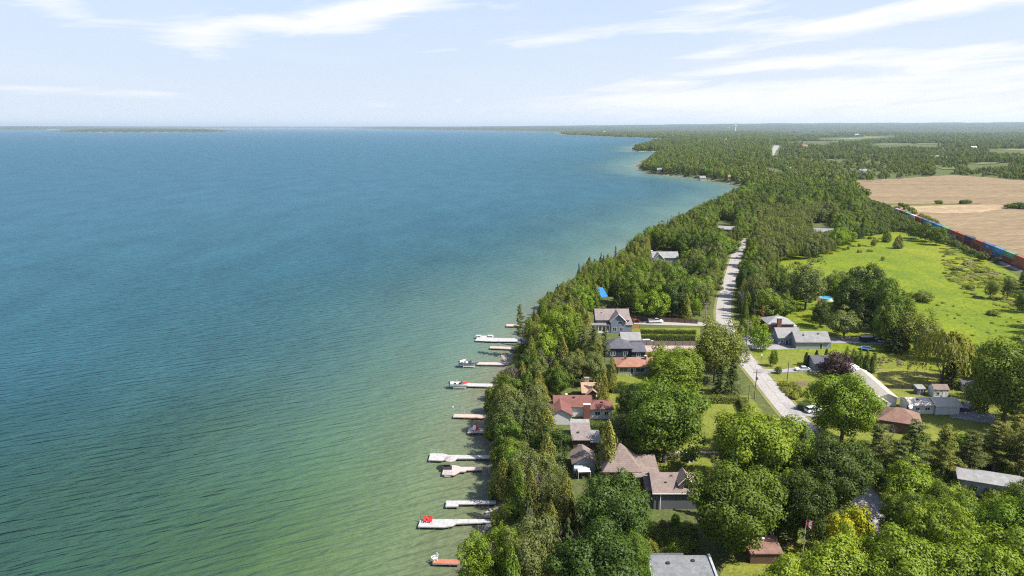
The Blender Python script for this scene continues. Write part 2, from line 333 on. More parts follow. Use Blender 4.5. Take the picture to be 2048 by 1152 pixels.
# two colour ramps: greener close to the camera, bluer farther out
rg = ramp([(0.0, (.140, .120, .070)), (.20, (.118, .128, .068)), (.38, (.106, .146, .070)), (.504, (.054, .098, .036)), (.58, (.029, .069, .040)), (.66, (.018, .055, .055)), (1.0, (.020, .070, .115))])
rb_ = ramp([(0.0, (.130, .125, .085)), (.24, (.118, .145, .095)), (.36, (.098, .145, .104)), (.50, (.066, .124, .102)), (.60, (.038, .094, .098)), (.68, (.030, .094, .116)), (.80, (.036, .106, .138)), (1.0, (.038, .106, .146))])
sxy = N(t, 'ShaderNodeSeparateXYZ'); L(t, geo.outputs['Position'], sxy.inputs[0])
bay = N(t, 'ShaderNodeMapRange', interpolation_type='SMOOTHSTEP'); bay.inputs[1].default_value = 105; bay.inputs[2].default_value = 270
L(t, M('ADD', sxy.outputs[1], M('MULTIPLY', M('SUBTRACT', nb.outputs[0], .5, tree=t), 120, tree=t), tree=t), bay.inputs[0])
rp = N(t, 'ShaderNodeMixRGB'); L(t, bay.outputs[0], rp.inputs[0]); L(t, rg.outputs[0], rp.inputs[1]); L(t, rb_.outputs[0], rp.inputs[2])
# stones and weed on the bed, with painted caustic speckle, near the shore
ns = N(t, 'ShaderNodeTexNoise', i_Scale=.8, i_Detail=5.0, i_Roughness=.7); L(t, geo.outputs['Position'], ns.inputs['Vector'])
nw = N(t, 'ShaderNodeTexNoise', i_Scale=.035, i_Detail=4.0); L(t, mpb.outputs[0], nw.inputs['Vector'])
vis = M('SUBTRACT', 1.0, M('DIVIDE', dist, 70.0, tree=t), clamp=True, tree=t)
f1 = M('MULTIPLY', M('MULTIPLY', M('SUBTRACT', ns.outputs[0], .5, tree=t), 1.3, tree=t), vis, tree=t)
f2 = M('MULTIPLY', M('SUBTRACT', nw.outputs[0], .5, tree=t), .6, tree=t)
fac = M('ADD', 1.0, M('ADD', f1, f2, tree=t), tree=t)
mul = N(t, 'ShaderNodeMixRGB', blend_type='MULTIPLY'); mul.inputs[0].default_value = 1; L(t, rp.outputs[0], mul.inputs[1]); L(t, fac, mul.inputs[2]); t.nodes.remove(b); dfw = N(t, 'ShaderNodeBsdfDiffuse'); L(t, mul.outputs[0], dfw.inputs[0]); glw = N(t, 'ShaderNodeBsdfGlossy'); glw.inputs['Roughness'].default_value = .22; glw.inputs[0].default_value = (.58, .82, 1, 1)  # gloss tint paints in the bluer high sky that waves mirror
frs = N(t, 'ShaderNodeFresnel'); frs.inputs['IOR'].default_value = 1.33; msw = N(t, 'ShaderNodeMixShader'); frf = N(t, 'ShaderNodeFresnel'); frf.inputs['IOR'].default_value = 1.33
L(t, M('ADD', M('MULTIPLY', M('MINIMUM', frf.outputs[0], .55, tree=t), .30, tree=t), M('MULTIPLY', M('SUBTRACT', frs.outputs[0], frf.outputs[0], tree=t, clamp=True), .11, tree=t), tree=t), msw.inputs[0]); L(t, dfw.outputs[0], msw.inputs[1]); L(t, glw.outputs[0], msw.inputs[2]); L(t, msw.outputs[0], o.inputs[0])
def wav(scale, sx_, sy_, rot, det=3.0, dis=.4):
    mp = N(t, 'ShaderNodeMapping'); mp.vector_type = 'POINT'; mp.inputs['Rotation'].default_value = (0, 0, rot); L(t, geo.outputs['Position'], mp.inputs[0])
    m2 = N(t, 'ShaderNodeMapping'); m2.inputs['Scale'].default_value = (sx_, sy_, 1); L(t, mp.outputs[0], m2.inputs[0])
    n = N(t, 'ShaderNodeTexNoise', i_Scale=scale, i_Detail=det, i_Roughness=.55, i_Distortion=dis); L(t, m2.outputs[0], n.inputs['Vector']); return n.outputs[0]
WROT = R(-24)
h = M('ADD', M('MULTIPLY', wav(.52, .20, 1.0, WROT, 2.0, .3), 1.25, tree=t), M('ADD', M('MULTIPLY', wav(1.7, .35, 1.0, WROT+.12, 3.0), .22, tree=t), M('MULTIPLY', wav(4.0, .7, 1, WROT-.3), .06, tree=t), tree=t), tree=t)
bp = N(t, 'ShaderNodeBump'); bp.inputs['Strength'].default_value = 1.0; bp.inputs['Distance'].default_value = 2.7; calm = N(t, 'ShaderNodeMapRange'); calm.inputs[1].default_value = 5; calm.inputs[2].default_value = 90; calm.inputs[3].default_value = .38; L(t, aS.outputs['Fac'], calm.inputs[0]); L(t, calm.outputs[0], bp.inputs['Strength']); L(t, h, bp.inputs['Height']); [L(t, bp.outputs[0], n_.inputs['Normal']) for n_ in (dfw, frs)]
bq = N(t, 'ShaderNodeBump'); bq.inputs['Distance'].default_value = .5; bq.inputs['Strength'].default_value = .8; L(t, h, bq.inputs['Height']); L(t, bq.outputs[0], glw.inputs['Normal'])
me.materials.append(m); water = bpy.data.objects.new('water', me); link(water); tag(water, kind='structure')

# haze: one closed even box, sky outside it
hb = MB().box(-64000, -3000, -6, 64000, 64500, 270); hm = bpy.data.materials.new('haze'); hm.use_nodes = True; t = hm.node_tree; t.nodes.clear()
o = N(t, 'ShaderNodeOutputMaterial'); vp = N(t, 'ShaderNodeVolumePrincipled'); vp.inputs['Color'].default_value = (.74, .89, 1, 1); vp.inputs['Density'].default_value = HAZE if 'HAZE' in globals() else 3.4e-5
vp.inputs['Anisotropy'].default_value = .2; L(t, vp.outputs[0], o.inputs['Volume'])
hz_o = hb.build('haze', hm); tag(hz_o, kind='stuff')

# sheets on the ground
SHEETZ = {}
def sheet(name, pxs, m, dz=.03, z=3.0, world=None, wob=0, seed=1, thick=None):
    p = [P(x, y, z) for x, y in pxs] if world is None else [Vector((a, b_, z)) for a, b_ in world]
    g = random.Random(seed); q = []
    if wob:
        for i in range(len(p)):
            a, b_ = p[i], p[(i+1) % len(p)]; n = max(1, int((b_-a).length/(wob*4)))
            for k in range(min(n, 40)):
                c = a.lerp(b_, k/n); q.append(c+Vector((g.uniform(-wob, wob), g.uniform(-wob, wob), 0)))
        p = q
    import bmesh
    bm = bmesh.new(); vs = [bm.verts.new((v.x, v.y, z+dz)) for v in p]; f = bm.faces.new(vs); bmesh.ops.triangulate(bm, faces=[f])
    bmesh.ops.recalc_face_normals(bm, faces=bm.faces)
    me = bpy.data.meshes.new(name); bm.to_mesh(me); bm.free()
    if me.polygons and me.polygons[0].normal.z < 0: me.flip_normals()
    me.materials.append(m); o = bpy.data.objects.new(name, me); link(o); tag(o, kind='structure'); return o
MEAD = mat_ground('meadow grass', [(.138, .186, .012), (.200, .215, .018), (.095, .148, .014)], (.014, .07, 1.1), stretch=(1, .55))
LAWN = mat_ground('mown lawn', [(.150, .170, .028), (.190, .200, .036), (.120, .145, .024)], (.03, .3, 1.6))
DRY = mat_ground('dry lawn', [(.190, .190, .035), (.150, .180, .022), (.235, .190, .070)], (.03, .15, 1.2))
FIELD = mat_ground('ploughed field', [(.215, .158, .088), (.185, .133, .071), (.255, .192, .115)], (.006, .04, .5), stretch=(.3, 1.0), bump=.15)
PALE = mat_ground('pale dry soil', [(.39, .30, .19), (.34, .25, .15), (.28, .20, .11)], (.01, .04, .3), stretch=(.4, 1))
ROADM = mat_ground('worn asphalt', [(.335, .315, .285), (.355, .335, .305), (.31, .29, .265)], (.02, .15, 3.0), bump=.1)
SHOUL = mat_ground('gravel shoulder', [(.24, .20, .105), (.19, .185, .07), (.15, .17, .045)], (.1, .6, 3.0))
CONC = mat_ground('pale concrete', [(.29, .28, .275), (.33, .315, .31), (.25, .24, .235)], (.08, .5, 3.0), bump=.1)
GRAV = mat_ground('pink gravel', [(.42, .34, .295), (.37, .30, .26), (.32, .25, .20)], (.1, .5, 2.5))
SOIL = mat_ground('garden soil', [(.16, .11, .07), (.12, .085, .055), (.20, .14, .09)], (.2, .8, 3))
sheet('meadow', [(1528, 535), (1560, 498), (1655, 490), (1700, 476), (1745, 462), (1800, 460), (1850, 470), (1900, 488), (1980, 525), (2100, 585), (2400, 700), (2500, 980), (2200, 900), (1960, 840), (1840, 760),
                 (1700, 720), (1600, 722), (1500, 738), (1470, 690), (1530, 690), (1560, 640)], MEAD, .02, wob=.8)
sheet('lawn', [(1505, 712), (1560, 702), (1700, 706), (1830, 712), (1830, 735), (1530, 738)], LAWN, .05, wob=.3)
sheet('lawn', [(1530, 748), (1650, 742), (1700, 780), (1660, 815), (1585, 800)], LAWN, .05, wob=.3)
sheet('dry_lawn', [(1700, 735), (1900, 742), (1905, 765), (1860, 772), (1700, 768)], DRY, .06, wob=.5)
sheet('lawn', [(1760, 768), (1960, 772), (2100, 800), (2100, 930), (1800, 930), (1690, 860), (1690, 840)], LAWN, .05, wob=.5)
sheet('lawn', [(1180, 748), (1330, 748), (1450, 790), (1500, 792), (1545, 850), (1545, 900), (1180, 900), (1200, 800)], LAWN, .05, wob=.4)
sheet('lawn', [(1250, 656), (1400, 656), (1400, 690), (1250, 690)], LAWN, .05)
sheet('lawn', [(1480, 640), (1580, 640), (1590, 672), (1480, 672)], LAWN, .045, wob=.3)
sheet('lawn', [(1290, 920), (1420, 915), (1440, 970), (1290, 975)], LAWN, .05, wob=.3)
sheet('lawn', [(1480, 1075), (1660, 1080), (1660, 1200), (1440, 1240), (1440, 1150)], LAWN, .05, wob=.3)
sheet('lawn', [(1150, 620), (1180, 622), (1180, 650), (1150, 650)], LAWN, .05)
sheet('lawn', [(1650, 850), (1760, 850), (1800, 980), (1800, 1100), (1730, 1040), (1690, 960)], LAWN, .04, wob=.3)
sheet('ploughed_field', [(1690, 362), (1760, 358.5), (1800, 357), (1850, 353.5), (1905, 350), (1960, 353.5), (2048, 361), (2300, 378), (2700, 420), (2700, 640), (2300, 585), (2060, 528), (1990, 497), (1900, 466), (1850, 449),
                         (1800, 431), (1745, 410), (1712, 392), (1700, 376)], FIELD, .06, wob=2)
sheet('dry_soil_patch', [(1820, 413), (1900, 410), (2010, 409.5), (2000, 418), (1960, 425), (1900, 427), (1835, 424)], PALE, .15, wob=2)
sheet('field_margin', [(1740, 406), (1830, 408.4), (1960, 406.5), (1962, 408.4), (1860, 411), (1742, 409.5)], mat_ground('rough grass margin', [(.13, .14, .03), (.16, .14, .05), (.10, .12, .02)], (.02, .2, 1)), .25, wob=1)
sheet('far_field', [(1650, 276.6), (1740, 275.2), (1780, 275.4), (1700, 277.6)], mat_ground('young green crop', [(.20, .30, .14), (.18, .27, .12), (.22, .30, .15)], (.002, .01, .1), bump=0), .9)
sheet('far_field', [(1725, 271.9), (1795, 270.9), (1790, 272.9), (1730, 273.9)], LAWN, .9)
sheet('far_field', [(1980, 297.6), (2060, 299.2), (2300, 303), (2300, 306), (2060, 302.6)], DRY, .6)
PFLD = mat_ground('pale far pasture', [(.120, .155, .050), (.150, .170, .065), (.100, .130, .045)], (.004, .02, .1), bump=0)
MARSH = mat_ground('reed marsh', [(.110, .125, .055), (.100, .120, .050), (.130, .135, .070)], (.004, .02, .1), bump=0)
CLR = [([(1730, 288), (1790, 286), (1830, 287), (1905, 286), (1870, 289), (1800, 290), (1760, 290.5)], MARSH), ([(1560, 284), (1600, 283), (1655, 282.5), (1690, 284), (1640, 286)], MARSH), ([(1862, 336), (1880, 334), (1905, 335), (1912, 339), (1885, 340)], PFLD),
       ([(1925, 326), (1960, 325), (2010, 323.5), (2040, 325), (1990, 328), (1940, 329)], PFLD), ([(1850, 262.2), (1920, 261.4), (1980, 262), (2060, 262), (1960, 263.4)], PFLD), ([(1560, 265.4), (1640, 264.6), (1690, 265.5), (1600, 266.5)], PFLD), ([(1620, 319), (1660, 317.5), (1700, 318), (1670, 321)], PFLD)]
for k_, (po, m_) in enumerate(CLR): sheet('clearing', po, m_, .9, wob=22, seed=k_)
# main road: centre line in metres from its own points
RC = [(1860, 1160), (1800, 1085), (1755, 1030), (1722, 985), (1690, 945), (1648, 897), (1612, 860), (1577, 822), (1530, 765), (1491, 720), (1462, 680), (1449, 650), (1446, 625), (1449, 600), (1456, 575), (1463, 550), (1469, 525), (1475, 506), (1488, 488), (1510, 466), (1535, 440), (1550, 415)]
rc = [P(x, y, 3) for x, y in RC]
def smooth(pl, n=3):
    for _ in range(n):
        q = [pl[0]]
        for a, b_ in zip(pl[:-1], pl[1:]): q += [a.lerp(b_, .25), a.lerp(b_, .75)]
        q.append(pl[-1]); pl = q
    return pl
rc = smooth(rc)
def ribbon(name, line, wd, m, dz, z=3.0):
    le, ri = [], []
    for i, p in enumerate(line):
        a = line[max(0, i-1)]; b_ = line[min(len(line)-1, i+1)]; d = (b_-a).normalized(); n = Vector((-d.y, d.x, 0)); le.append(p+n*wd/2); ri.append(p-n*wd/2)
    vs = [(v.x, v.y, z+dz) for v in le]+[(v.x, v.y, z+dz) for v in ri]; n = len(line)
    fs = [(i, n+i, n+i+1, i+1) for i in range(n-1)]
    me = nmesh(name, vs, fs, [m]); o = bpy.data.objects.new(name, me); link(o); tag(o, kind='structure'); return o
ribbon('road_shoulder', rc, 8.2, SHOUL, .07); ribbon('road', rc, 6.2, ROADM, .11)
TYRE = mat('tyre worn asphalt', (.27, .24, .22), .85, var=.1)
CRACK = mat('tar seam', (.24, .21, .19), .8, var=.1)
ribbon('road_seam', rc, .12, CRACK, .125)
ribbon('far_road', [P(1540, 312, 3), P(1545, 303, 3), P(1551, 296, 3), P(1553, 291.5, 3)], 20, CONC, .9)
ribbon('far_road', [P(1480, 278, 3), P(1500, 281, 3), P(1520, 285, 3)], 16, CONC, .9)
sheet('driveway', [(1490, 672), (1530, 674), (1556, 660), (1566, 664), (1590, 682), (1596, 699), (1540, 700), (1488, 698), (1470, 684)], CONC, .10, wob=.1)
sheet('driveway', [(1655, 674), (1700, 674), (1762, 679), (1772, 690), (1700, 687), (1655, 686)], CONC, .10, wob=.1)
sheet('driveway', [(1505, 738), (1560, 739), (1610, 735), (1640, 735), (1640, 745), (1600, 745), (1560, 746), (1510, 748)], CONC, .13, wob=.1)
sheet('driveway', [(1560, 802), (1585, 812), (1640, 813), (1690, 818), (1700, 842), (1650, 838), (1610, 832), (1590, 832)], CONC, .13, wob=.1)
sheet('driveway', [(1262, 688), (1400, 688), (1450, 686), (1450, 700), (1330, 704), (1262, 704)], GRAV, .10, wob=.1)
sheet('driveway', [(1268, 642), (1395, 645), (1440, 647), (1440, 653), (1320, 650.5), (1268, 648.5)], ROADM, .10, wob=.1)
sheet('driveway', [(1900, 812), (1945, 815), (1990, 830), (1990, 850), (1900, 835)], CONC, .10, wob=.1)
sheet('patio', [(1310, 962), (1400, 962), (1400, 985), (1310, 985)], CONC, .10)
sheet('garden_bed', [(1583, 762), (1612, 762), (1620, 772), (1590, 775)], SOIL, .09, wob=.3)
sheet('path', [(1350, 903), (1400, 903), (1460, 905), (1460, 908), (1350, 907)], GRAV, .09)
# ------------------------------------------------------------------ trees: meshes
def rdir(g, n):
    v = g.normal(size=(n, 3)); return v/np.linalg.norm(v, axis=1)[:, None]
def leaves(g, pos, nrm, size, asp=.62, along=None):
    n = len(pos); nrm = nrm/np.maximum(np.linalg.norm(nrm, axis=1), 1e-6)[:, None]
    t = rdir(g, n) if along is None else along+rdir(g, n)*.25
    t = t-nrm*(t*nrm).sum(1)[:, None]; t /= np.maximum(np.linalg.norm(t, axis=1), 1e-6)[:, None]; b = np.cross(nrm, t)
    sz = (size*g.uniform(.7, 1.35, n))[:, None] if not isinstance(size, np.ndarray) else size[:, None]
    fold = nrm*sz*g.uniform(-.22, .22, n)[:, None]
    v = np.stack([pos+t*sz*.5, pos+b*sz*.5*asp+fold, pos-t*sz*.5, pos-b*sz*.5*asp+fold], 1).reshape(-1, 3)
    return v, np.arange(4*n).reshape(-1, 4)
def lobe_cloud(g, C, Rd, n, outc, squash=.85, thr=-.3, updirn=.35):
    """points on the skins of lobes C with radius Rd; returns pos, normal"""
    pr = Rd**2/np.sum(Rd**2); k = g.choice(len(C), int(n*1.5), p=pr); u = rdir(g, len(k))
    od = C[k]-outc; od /= np.maximum(np.linalg.norm(od, axis=1), 1e-6)[:, None]
    ok = (u*od).sum(1) > thr; k, u, od = k[ok][:n], u[ok][:n], od[ok][:n]
    rr = Rd[k]*np.where(g.random(len(k)) < .14, g.uniform(1.05, 1.38, len(k)), g.uniform(.72, 1.08, len(k)))
    pos = C[k]+u*rr[:, None]*np.array([1, 1, squash]); nr = u*1.0+od*.15+np.array([0, 0, updirn*.8])+rdir(g, len(k))*.38
    return pos, nr
def crown_broad(seed, nl=60, n=7000, leaf=.52, Rr=5.0, H=12.0, zb=1.0, lump=.22, lob=(.17, .32), upright=0):
    g = np.random.default_rng(seed); c = np.array([0, 0, zb+(H-zb)*.47]); ax = np.array([Rr, Rr, (H-zb)*.5])
    i = np.arange(nl)+.5; ph = np.arccos(1-2*i/nl); th = math.pi*(1+5**.5)*i+g.normal(size=nl)*.35
    d = np.stack([np.cos(th)*np.sin(ph), np.sin(th)*np.sin(ph), np.cos(ph)], 1); d = d[d[:, 2] > -.82]
    low = 1+lump*np.sin(3*np.arctan2(d[:, 1], d[:, 0])+g.uniform(0, 6))*g.uniform(.5, 1, len(d))+lump*.6*np.sin(5*d[:, 2]+g.uniform(0, 6))
    rad = g.uniform(.66, .86, len(d))*low; C = c+d*ax*rad[:, None]; Rd = g.uniform(lob[0], lob[1], len(d))*Rr
    nin = nl//4; C = np.vstack([C, c+rdir(g, nin)*ax*g.uniform(.2, .5, nin)[:, None]]); Rd = np.append(Rd, g.uniform(.25, .38, nin)*Rr)
    pos, nr = lobe_cloud(g, C, Rd, n, c, squash=.85+upright)
    jit = g.normal(size=pos.shape)*.12; return leaves(g, pos+jit, nr, leaf)
def crown_cone(seed, n=6500, leaf=.32, Rr=2.7, H=11.0, zb=.4, tips=4, bulge=.58, asp=.55):
    """cedar: several leaning spires of upright fans"""
    g = np.random.default_rng(seed); P_, N_ = [], []
    for k in range(tips):
        a = g.uniform(0, 6.28); off = 0 if k == 0 else g.uniform(.3, .62)*Rr; h = H if k == 0 else H*g.uniform(.6, .92); r = Rr*(.8 if k == 0 else g.uniform(.45, .62))
        m = int(n/tips*(1.3 if k == 0 else .9)); u = g.beta(1.1, 1.35, m); zz = zb+(h-zb)*u; th = g.uniform(0, 6.283, m)
        prof = r*np.minimum((1-u)**bulge, .35+u*3)*(1+.28*np.sin(th*3+zz*1.3+k)+.16*np.sin(th*7-zz*2.9))*g.uniform(.72, 1.06, m)
        P_.append(np.stack([off*math.cos(a)*(1-.2*u)+prof*np.cos(th), off*math.sin(a)*(1-.2*u)+prof*np.sin(th), zz+g.normal(size=m)*.1], 1))
        N_.append(np.stack([np.cos(th), np.sin(th), np.full(m, .45)], 1)+rdir(g, m)*.55)
    pos, nr = np.vstack(P_), np.vstack(N_)
    return leaves(g, pos, nr, leaf, asp, along=np.tile([0, 0, 1.0], (len(pos), 1)))
def crown_spruce(seed, n=7000, leaf=.34, Rr=2.8, H=13.0, zb=.9, per=9, levels=24, droop=.35, gap=0.0, power=.85):
    g = np.random.default_rng(seed); P_, N_, A_ = [], [], []
    m = max(4, n//(levels*per))
    for lv in range(levels):
        u = (lv+.5)/levels; z0 = zb+(H-zb)*u; Lb = Rr*(1-u)**power*g.uniform(.8, 1.15)+.15
        for b in range(per if u < .8 else 6):
            th = g.uniform(0, 6.283); ln = Lb*g.uniform(.7, 1.15)
            if g.uniform() < gap: continue
            t = g.beta(1.8, 1.0, m); d = np.array([math.cos(th), math.sin(th), 0]); sd_ = np.array([-d[1], d[0], 0]); wd = .26*ln*(1.1-t)*g.uniform(-1, 1, m)+g.normal(size=m)*.05
            pos = d*(t*ln)[:, None]+sd_*wd[:, None]; pos[:, 2] = z0-droop*ln*t**1.5*1.0+.12*ln*t+g.normal(size=m)*.08
            P_.append(pos); N_.append(np.array([0, 0, 1.0])+d*.45+rdir(g, m)*.4); A_.append(np.tile(d, (m, 1)))
    return leaves(g, np.vstack(P_), np.vstack(N_), leaf, .42, along=np.vstack(A_))
def crown_pine(seed, n=7500, leaf=.34, Rr=4.0, H=16.0, zb=4.5):
    g = np.random.default_rng(seed); k = 30; C, Rd = [], []
    for i in range(k):
        u = (i+.5)/k; z0 = zb+(H-zb)*u; ln = Rr*(1-u*.72)*g.uniform(.35, 1.0); th = i*2.4+g.uniform(-.5, .5)
        for q in (.5, 1.0):
            C.append([math.cos(th)*ln*q, math.sin(th)*ln*q, z0+.15*ln*q+g.uniform(-.2, .2)]); Rd.append(g.uniform(.55, .95)*(1.25-u*.45))
    C, Rd = np.array(C), np.array(Rd); pos, nr = lobe_cloud(g, C, Rd, n, np.array([0, 0, zb]), squash=.38, thr=-1.1, updirn=.8)
    return leaves(g, pos, nr, leaf, .42)
def crown_willow(seed, n=9000, leaf=.55):
    g = np.random.default_rng(seed); ns = 420; P_, N_, A_ = [], [], []
    for i in range(ns):
        th = g.uniform(0, 6.283); u = g.uniform(0.05, 1); r0 = 5.2*math.sqrt(u)*(1+.18*math.sin(3*th+1)); z1 = 4.2+6.6*math.sqrt(max(0, 1-(r0/6.2)**2))*g.uniform(.82, 1.05); ln = g.uniform(1.6, 5.0)*(.5+.5*u); m = n//ns
        t = g.uniform(0, 1, m); zz = np.maximum(z1-ln*t, .5); rr = r0+.5*np.sqrt(t)
        P_.append(np.stack([rr*math.cos(th)+g.normal(size=m)*.13, rr*math.sin(th)+g.normal(size=m)*.13, zz], 1)); N_.append(np.tile([math.cos(th), math.sin(th), .5], (m, 1))+rdir(g, m)*.5); A_.append(np.tile([0, 0, 1.0], (m, 1)))
    return leaves(g, np.vstack(P_), np.vstack(N_), leaf, .3, along=np.vstack(A_))
def crown_column(seed, n=1500, leaf=.28, Rr=.75, H=5.0):
    g = np.random.default_rng(seed); u = g.uniform(0, 1, n); th = g.uniform(0, 6.283, n); r = Rr*np.minimum(1, np.sqrt((1-u)*2.1))*np.minimum(1, .75+u*1.5)*g.uniform(.88, 1.05, n)
    pos = np.stack([r*np.cos(th), r*np.sin(th), .1+H*u], 1); return leaves(g, pos, np.stack([np.cos(th), np.sin(th), np.full(n, .3)], 1)+rdir(g, n)*.4, leaf, .5, along=np.tile([0, 0, 1.0], (n, 1)))
def crown_shrub(seed, n=1500, leaf=.30, Rr=1.6, H=2.2):
    return crown_broad(seed, 16, n, leaf, Rr, H, 0.0, .3, (.28, .45))
def crown_bare(seed, n=700):
    g = np.random.default_rng(seed); mb = MB(); rr = random.Random(seed)
    def br(p, d, ln, r, lv):
        q = p+d*ln; mb.bar(p, q, r, r*.55, 4)
        if lv == 0: return
        for _ in range(3 if lv > 1 else 4):
            nd = (d+Vector((rr.uniform(-.8, .8), rr.uniform(-.8, .8), rr.uniform(-.2, .5)))).normalized(); br(p.lerp(q, rr.uniform(.45, 1)), nd, ln*rr.uniform(.55, .8), r*.55, lv-1)
    for k in range(3): br(Vector((0, 0, 1.5+k*1.6)), Vector((rr.uniform(-.5, .5), rr.uniform(-.5, .5), 1)).normalized(), 3.0, .10, 4)
    return np.array(mb.v), mb.f
def trunk_mesh(seed, H, Rr, r0=.32, straight=False, n=7):
    rr = random.Random(seed); mb = MB(); p = Vector((0, 0, -.3)); pts_ = [p]
    top = H*(.93 if straight else .62)
    for i in range(5): pts_.append(Vector((rr.uniform(-.12, .12)*(0 if straight else 1)*i*.5, rr.uniform(-.12, .12)*(0 if straight else 1)*i*.5, top*(i+1)/5)))
    for i in range(5): mb.bar(pts_[i], pts_[i+1], r0*(1-i*.18), r0*(1-(i+1)*.18)+.015, 7)
    if not straight:
        for k in range(n):
            i = rr.choice((1, 2, 3, 4)); a = k*6.283/n+rr.uniform(-.3, .3); q = pts_[i]+Vector((math.cos(a)*Rr*.62, math.sin(a)*Rr*.62, (H-pts_[i].z)*rr.uniform(.25, .6)))
            m_ = pts_[i].lerp(q, .5)+Vector((0, 0, -.3)); mb.bar(pts_[i], m_, r0*.42, r0*.26, 5); mb.bar(m_, q, r0*.26, .03, 5)
    return nmesh('trunk', mb.v, mb.f, [])
KIND = {}      # kind -> dict(size=(width, height), variants=[(crown mesh, trunk mesh)])
def reg(kind, fn, seeds, size, mats, trunk, lod=None, bark=None):
    base = []
    for s_ in seeds:
        V_, F_ = fn(s_); me = nmesh('crown', V_, F_, []); tr = trunk(s_); tr.materials.append(bark or BARK); base.append((me, tr))
    for i, mk in enumerate(mats):
        vs = []
        for me, tr in base:
            mm = me.copy() if i < len(mats)-1 else me; mm.materials.append(LM[mk] if mk != 'dead' else DEADM); vs.append((mm, tr))
        KIND[(kind, mk)] = dict(size=size, v=vs)
bt = lambda s_: trunk_mesh(s_, 12, 5)
reg('broad', lambda s_: crown_broad(s_, 95, 26000, .31, lump=.26, lob=(.12, .29)), (1, 2, 3), (10.6, 12), ('maple', 'bright', 'dark', 'lime'), bt)
reg('broadm', lambda s_: crown_broad(s_, 44, 8500, .44, lump=.30, lob=(.16, .33)), (11, 12, 13), (10.6, 12), ('maple', 'bright', 'dark', 'lime', 'grey'), bt)
reg('airy', lambda s_: crown_broad(s_, 60, 8000, .34, 4.2, 12, 2.2, .38, (.14, .27), .5), (21, 22, 23), (9.0, 12), ('ash', 'bright', 'grey'), lambda s_: trunk_mesh(s_, 12, 4.2, .24, n=10))
reg('cedar', lambda s_: crown_cone(s_), (31, 32, 33, 34), (4.9, 11), ('cedar', 'maple'), lambda s_: trunk_mesh(s_, 11, 2, .2, True))
reg('spruce', lambda s_: crown_spruce(s_), (41, 42), (5.8, 13), ('spruce',), lambda s_: trunk_mesh(s_, 13, 2, .2, True))
reg('brownspruce', lambda s_: crown_spruce(s_), (43,), (5.8, 13), ('brown',), lambda s_: trunk_mesh(s_, 13, 2, .2, True))
reg('pine', lambda s_: crown_pine(s_), (51, 52, 53), (8, 16), ('pine', 'cedar', 'brown'), lambda s_: trunk_mesh(s_, 16, 3, .26, True))
reg('willow', crown_willow, (61,), (11.4, 11), ('willow',), bt)
reg('column', crown_column, (71,), (1.5, 5.1), ('spruce',), lambda s_: trunk_mesh(s_, 4, .4, .08, True))
reg('shrub', crown_shrub, (81, 82), (3.3, 2.2), ('shrub', 'brush', 'silver', 'maple', 'dark'), lambda s_: trunk_mesh(s_, 1.8, 1.2, .05, n=4))
reg('bush', lambda s_: crown_broad(s_, 26, 2600, .34, 2.4, 5, .5, .2, (.25, .4)), (85, 86), (5, 5), ('maple', 'bright', 'shrub', 'purple', 'gold', 'lime'), lambda s_: trunk_mesh(s_, 5, 2, .10, n=6))
reg('bare', crown_bare, (91, 92), (6, 9), ('dead',), lambda s_: trunk_mesh(s_, 7, 2, .14, True), bark=BIRCH)
reg('poplar', lambda s_: crown_broad(s_, 40, 2600, .50, 1.9, 13, 2.0, .25, (.22, .42), .6), (95, 96), (4.2, 13), ('grey',), lambda s_: trunk_mesh(s_, 13, 1.2, .14, True), bark=BIRCH)
reg('far', lambda s_: crown_broad(s_, 20, 620, 1.25, 4.6, 11, 1.0, .3, (.24, .42)), (101, 102), (10, 11), ('maple', 'ash', 'dark', 'grey', 'bright'), bt)
reg('farcone', lambda s_: crown_cone(s_, 420, 1.1, 2.6, 12, .5, 3), (111,), (5.4, 12), ('spruce', 'cedar'), lambda s_: trunk_mesh(s_, 11, 2, .2, True))
# ------------------------------------------------------------------ trees: where they stand
TREES = []     # dict: kind, mat, x, y, w, h, hint
def inpoly(px, py, poly):
    r = False; n = len(poly)
    for i in range(n):
        x1, y1 = poly[i]; x2, y2 = poly[(i+1) % n]
        if (y1 > py) != (y2 > py) and px < (x2-x1)*(py-y1)/(y2-y1)+x1: r = not r
    return r
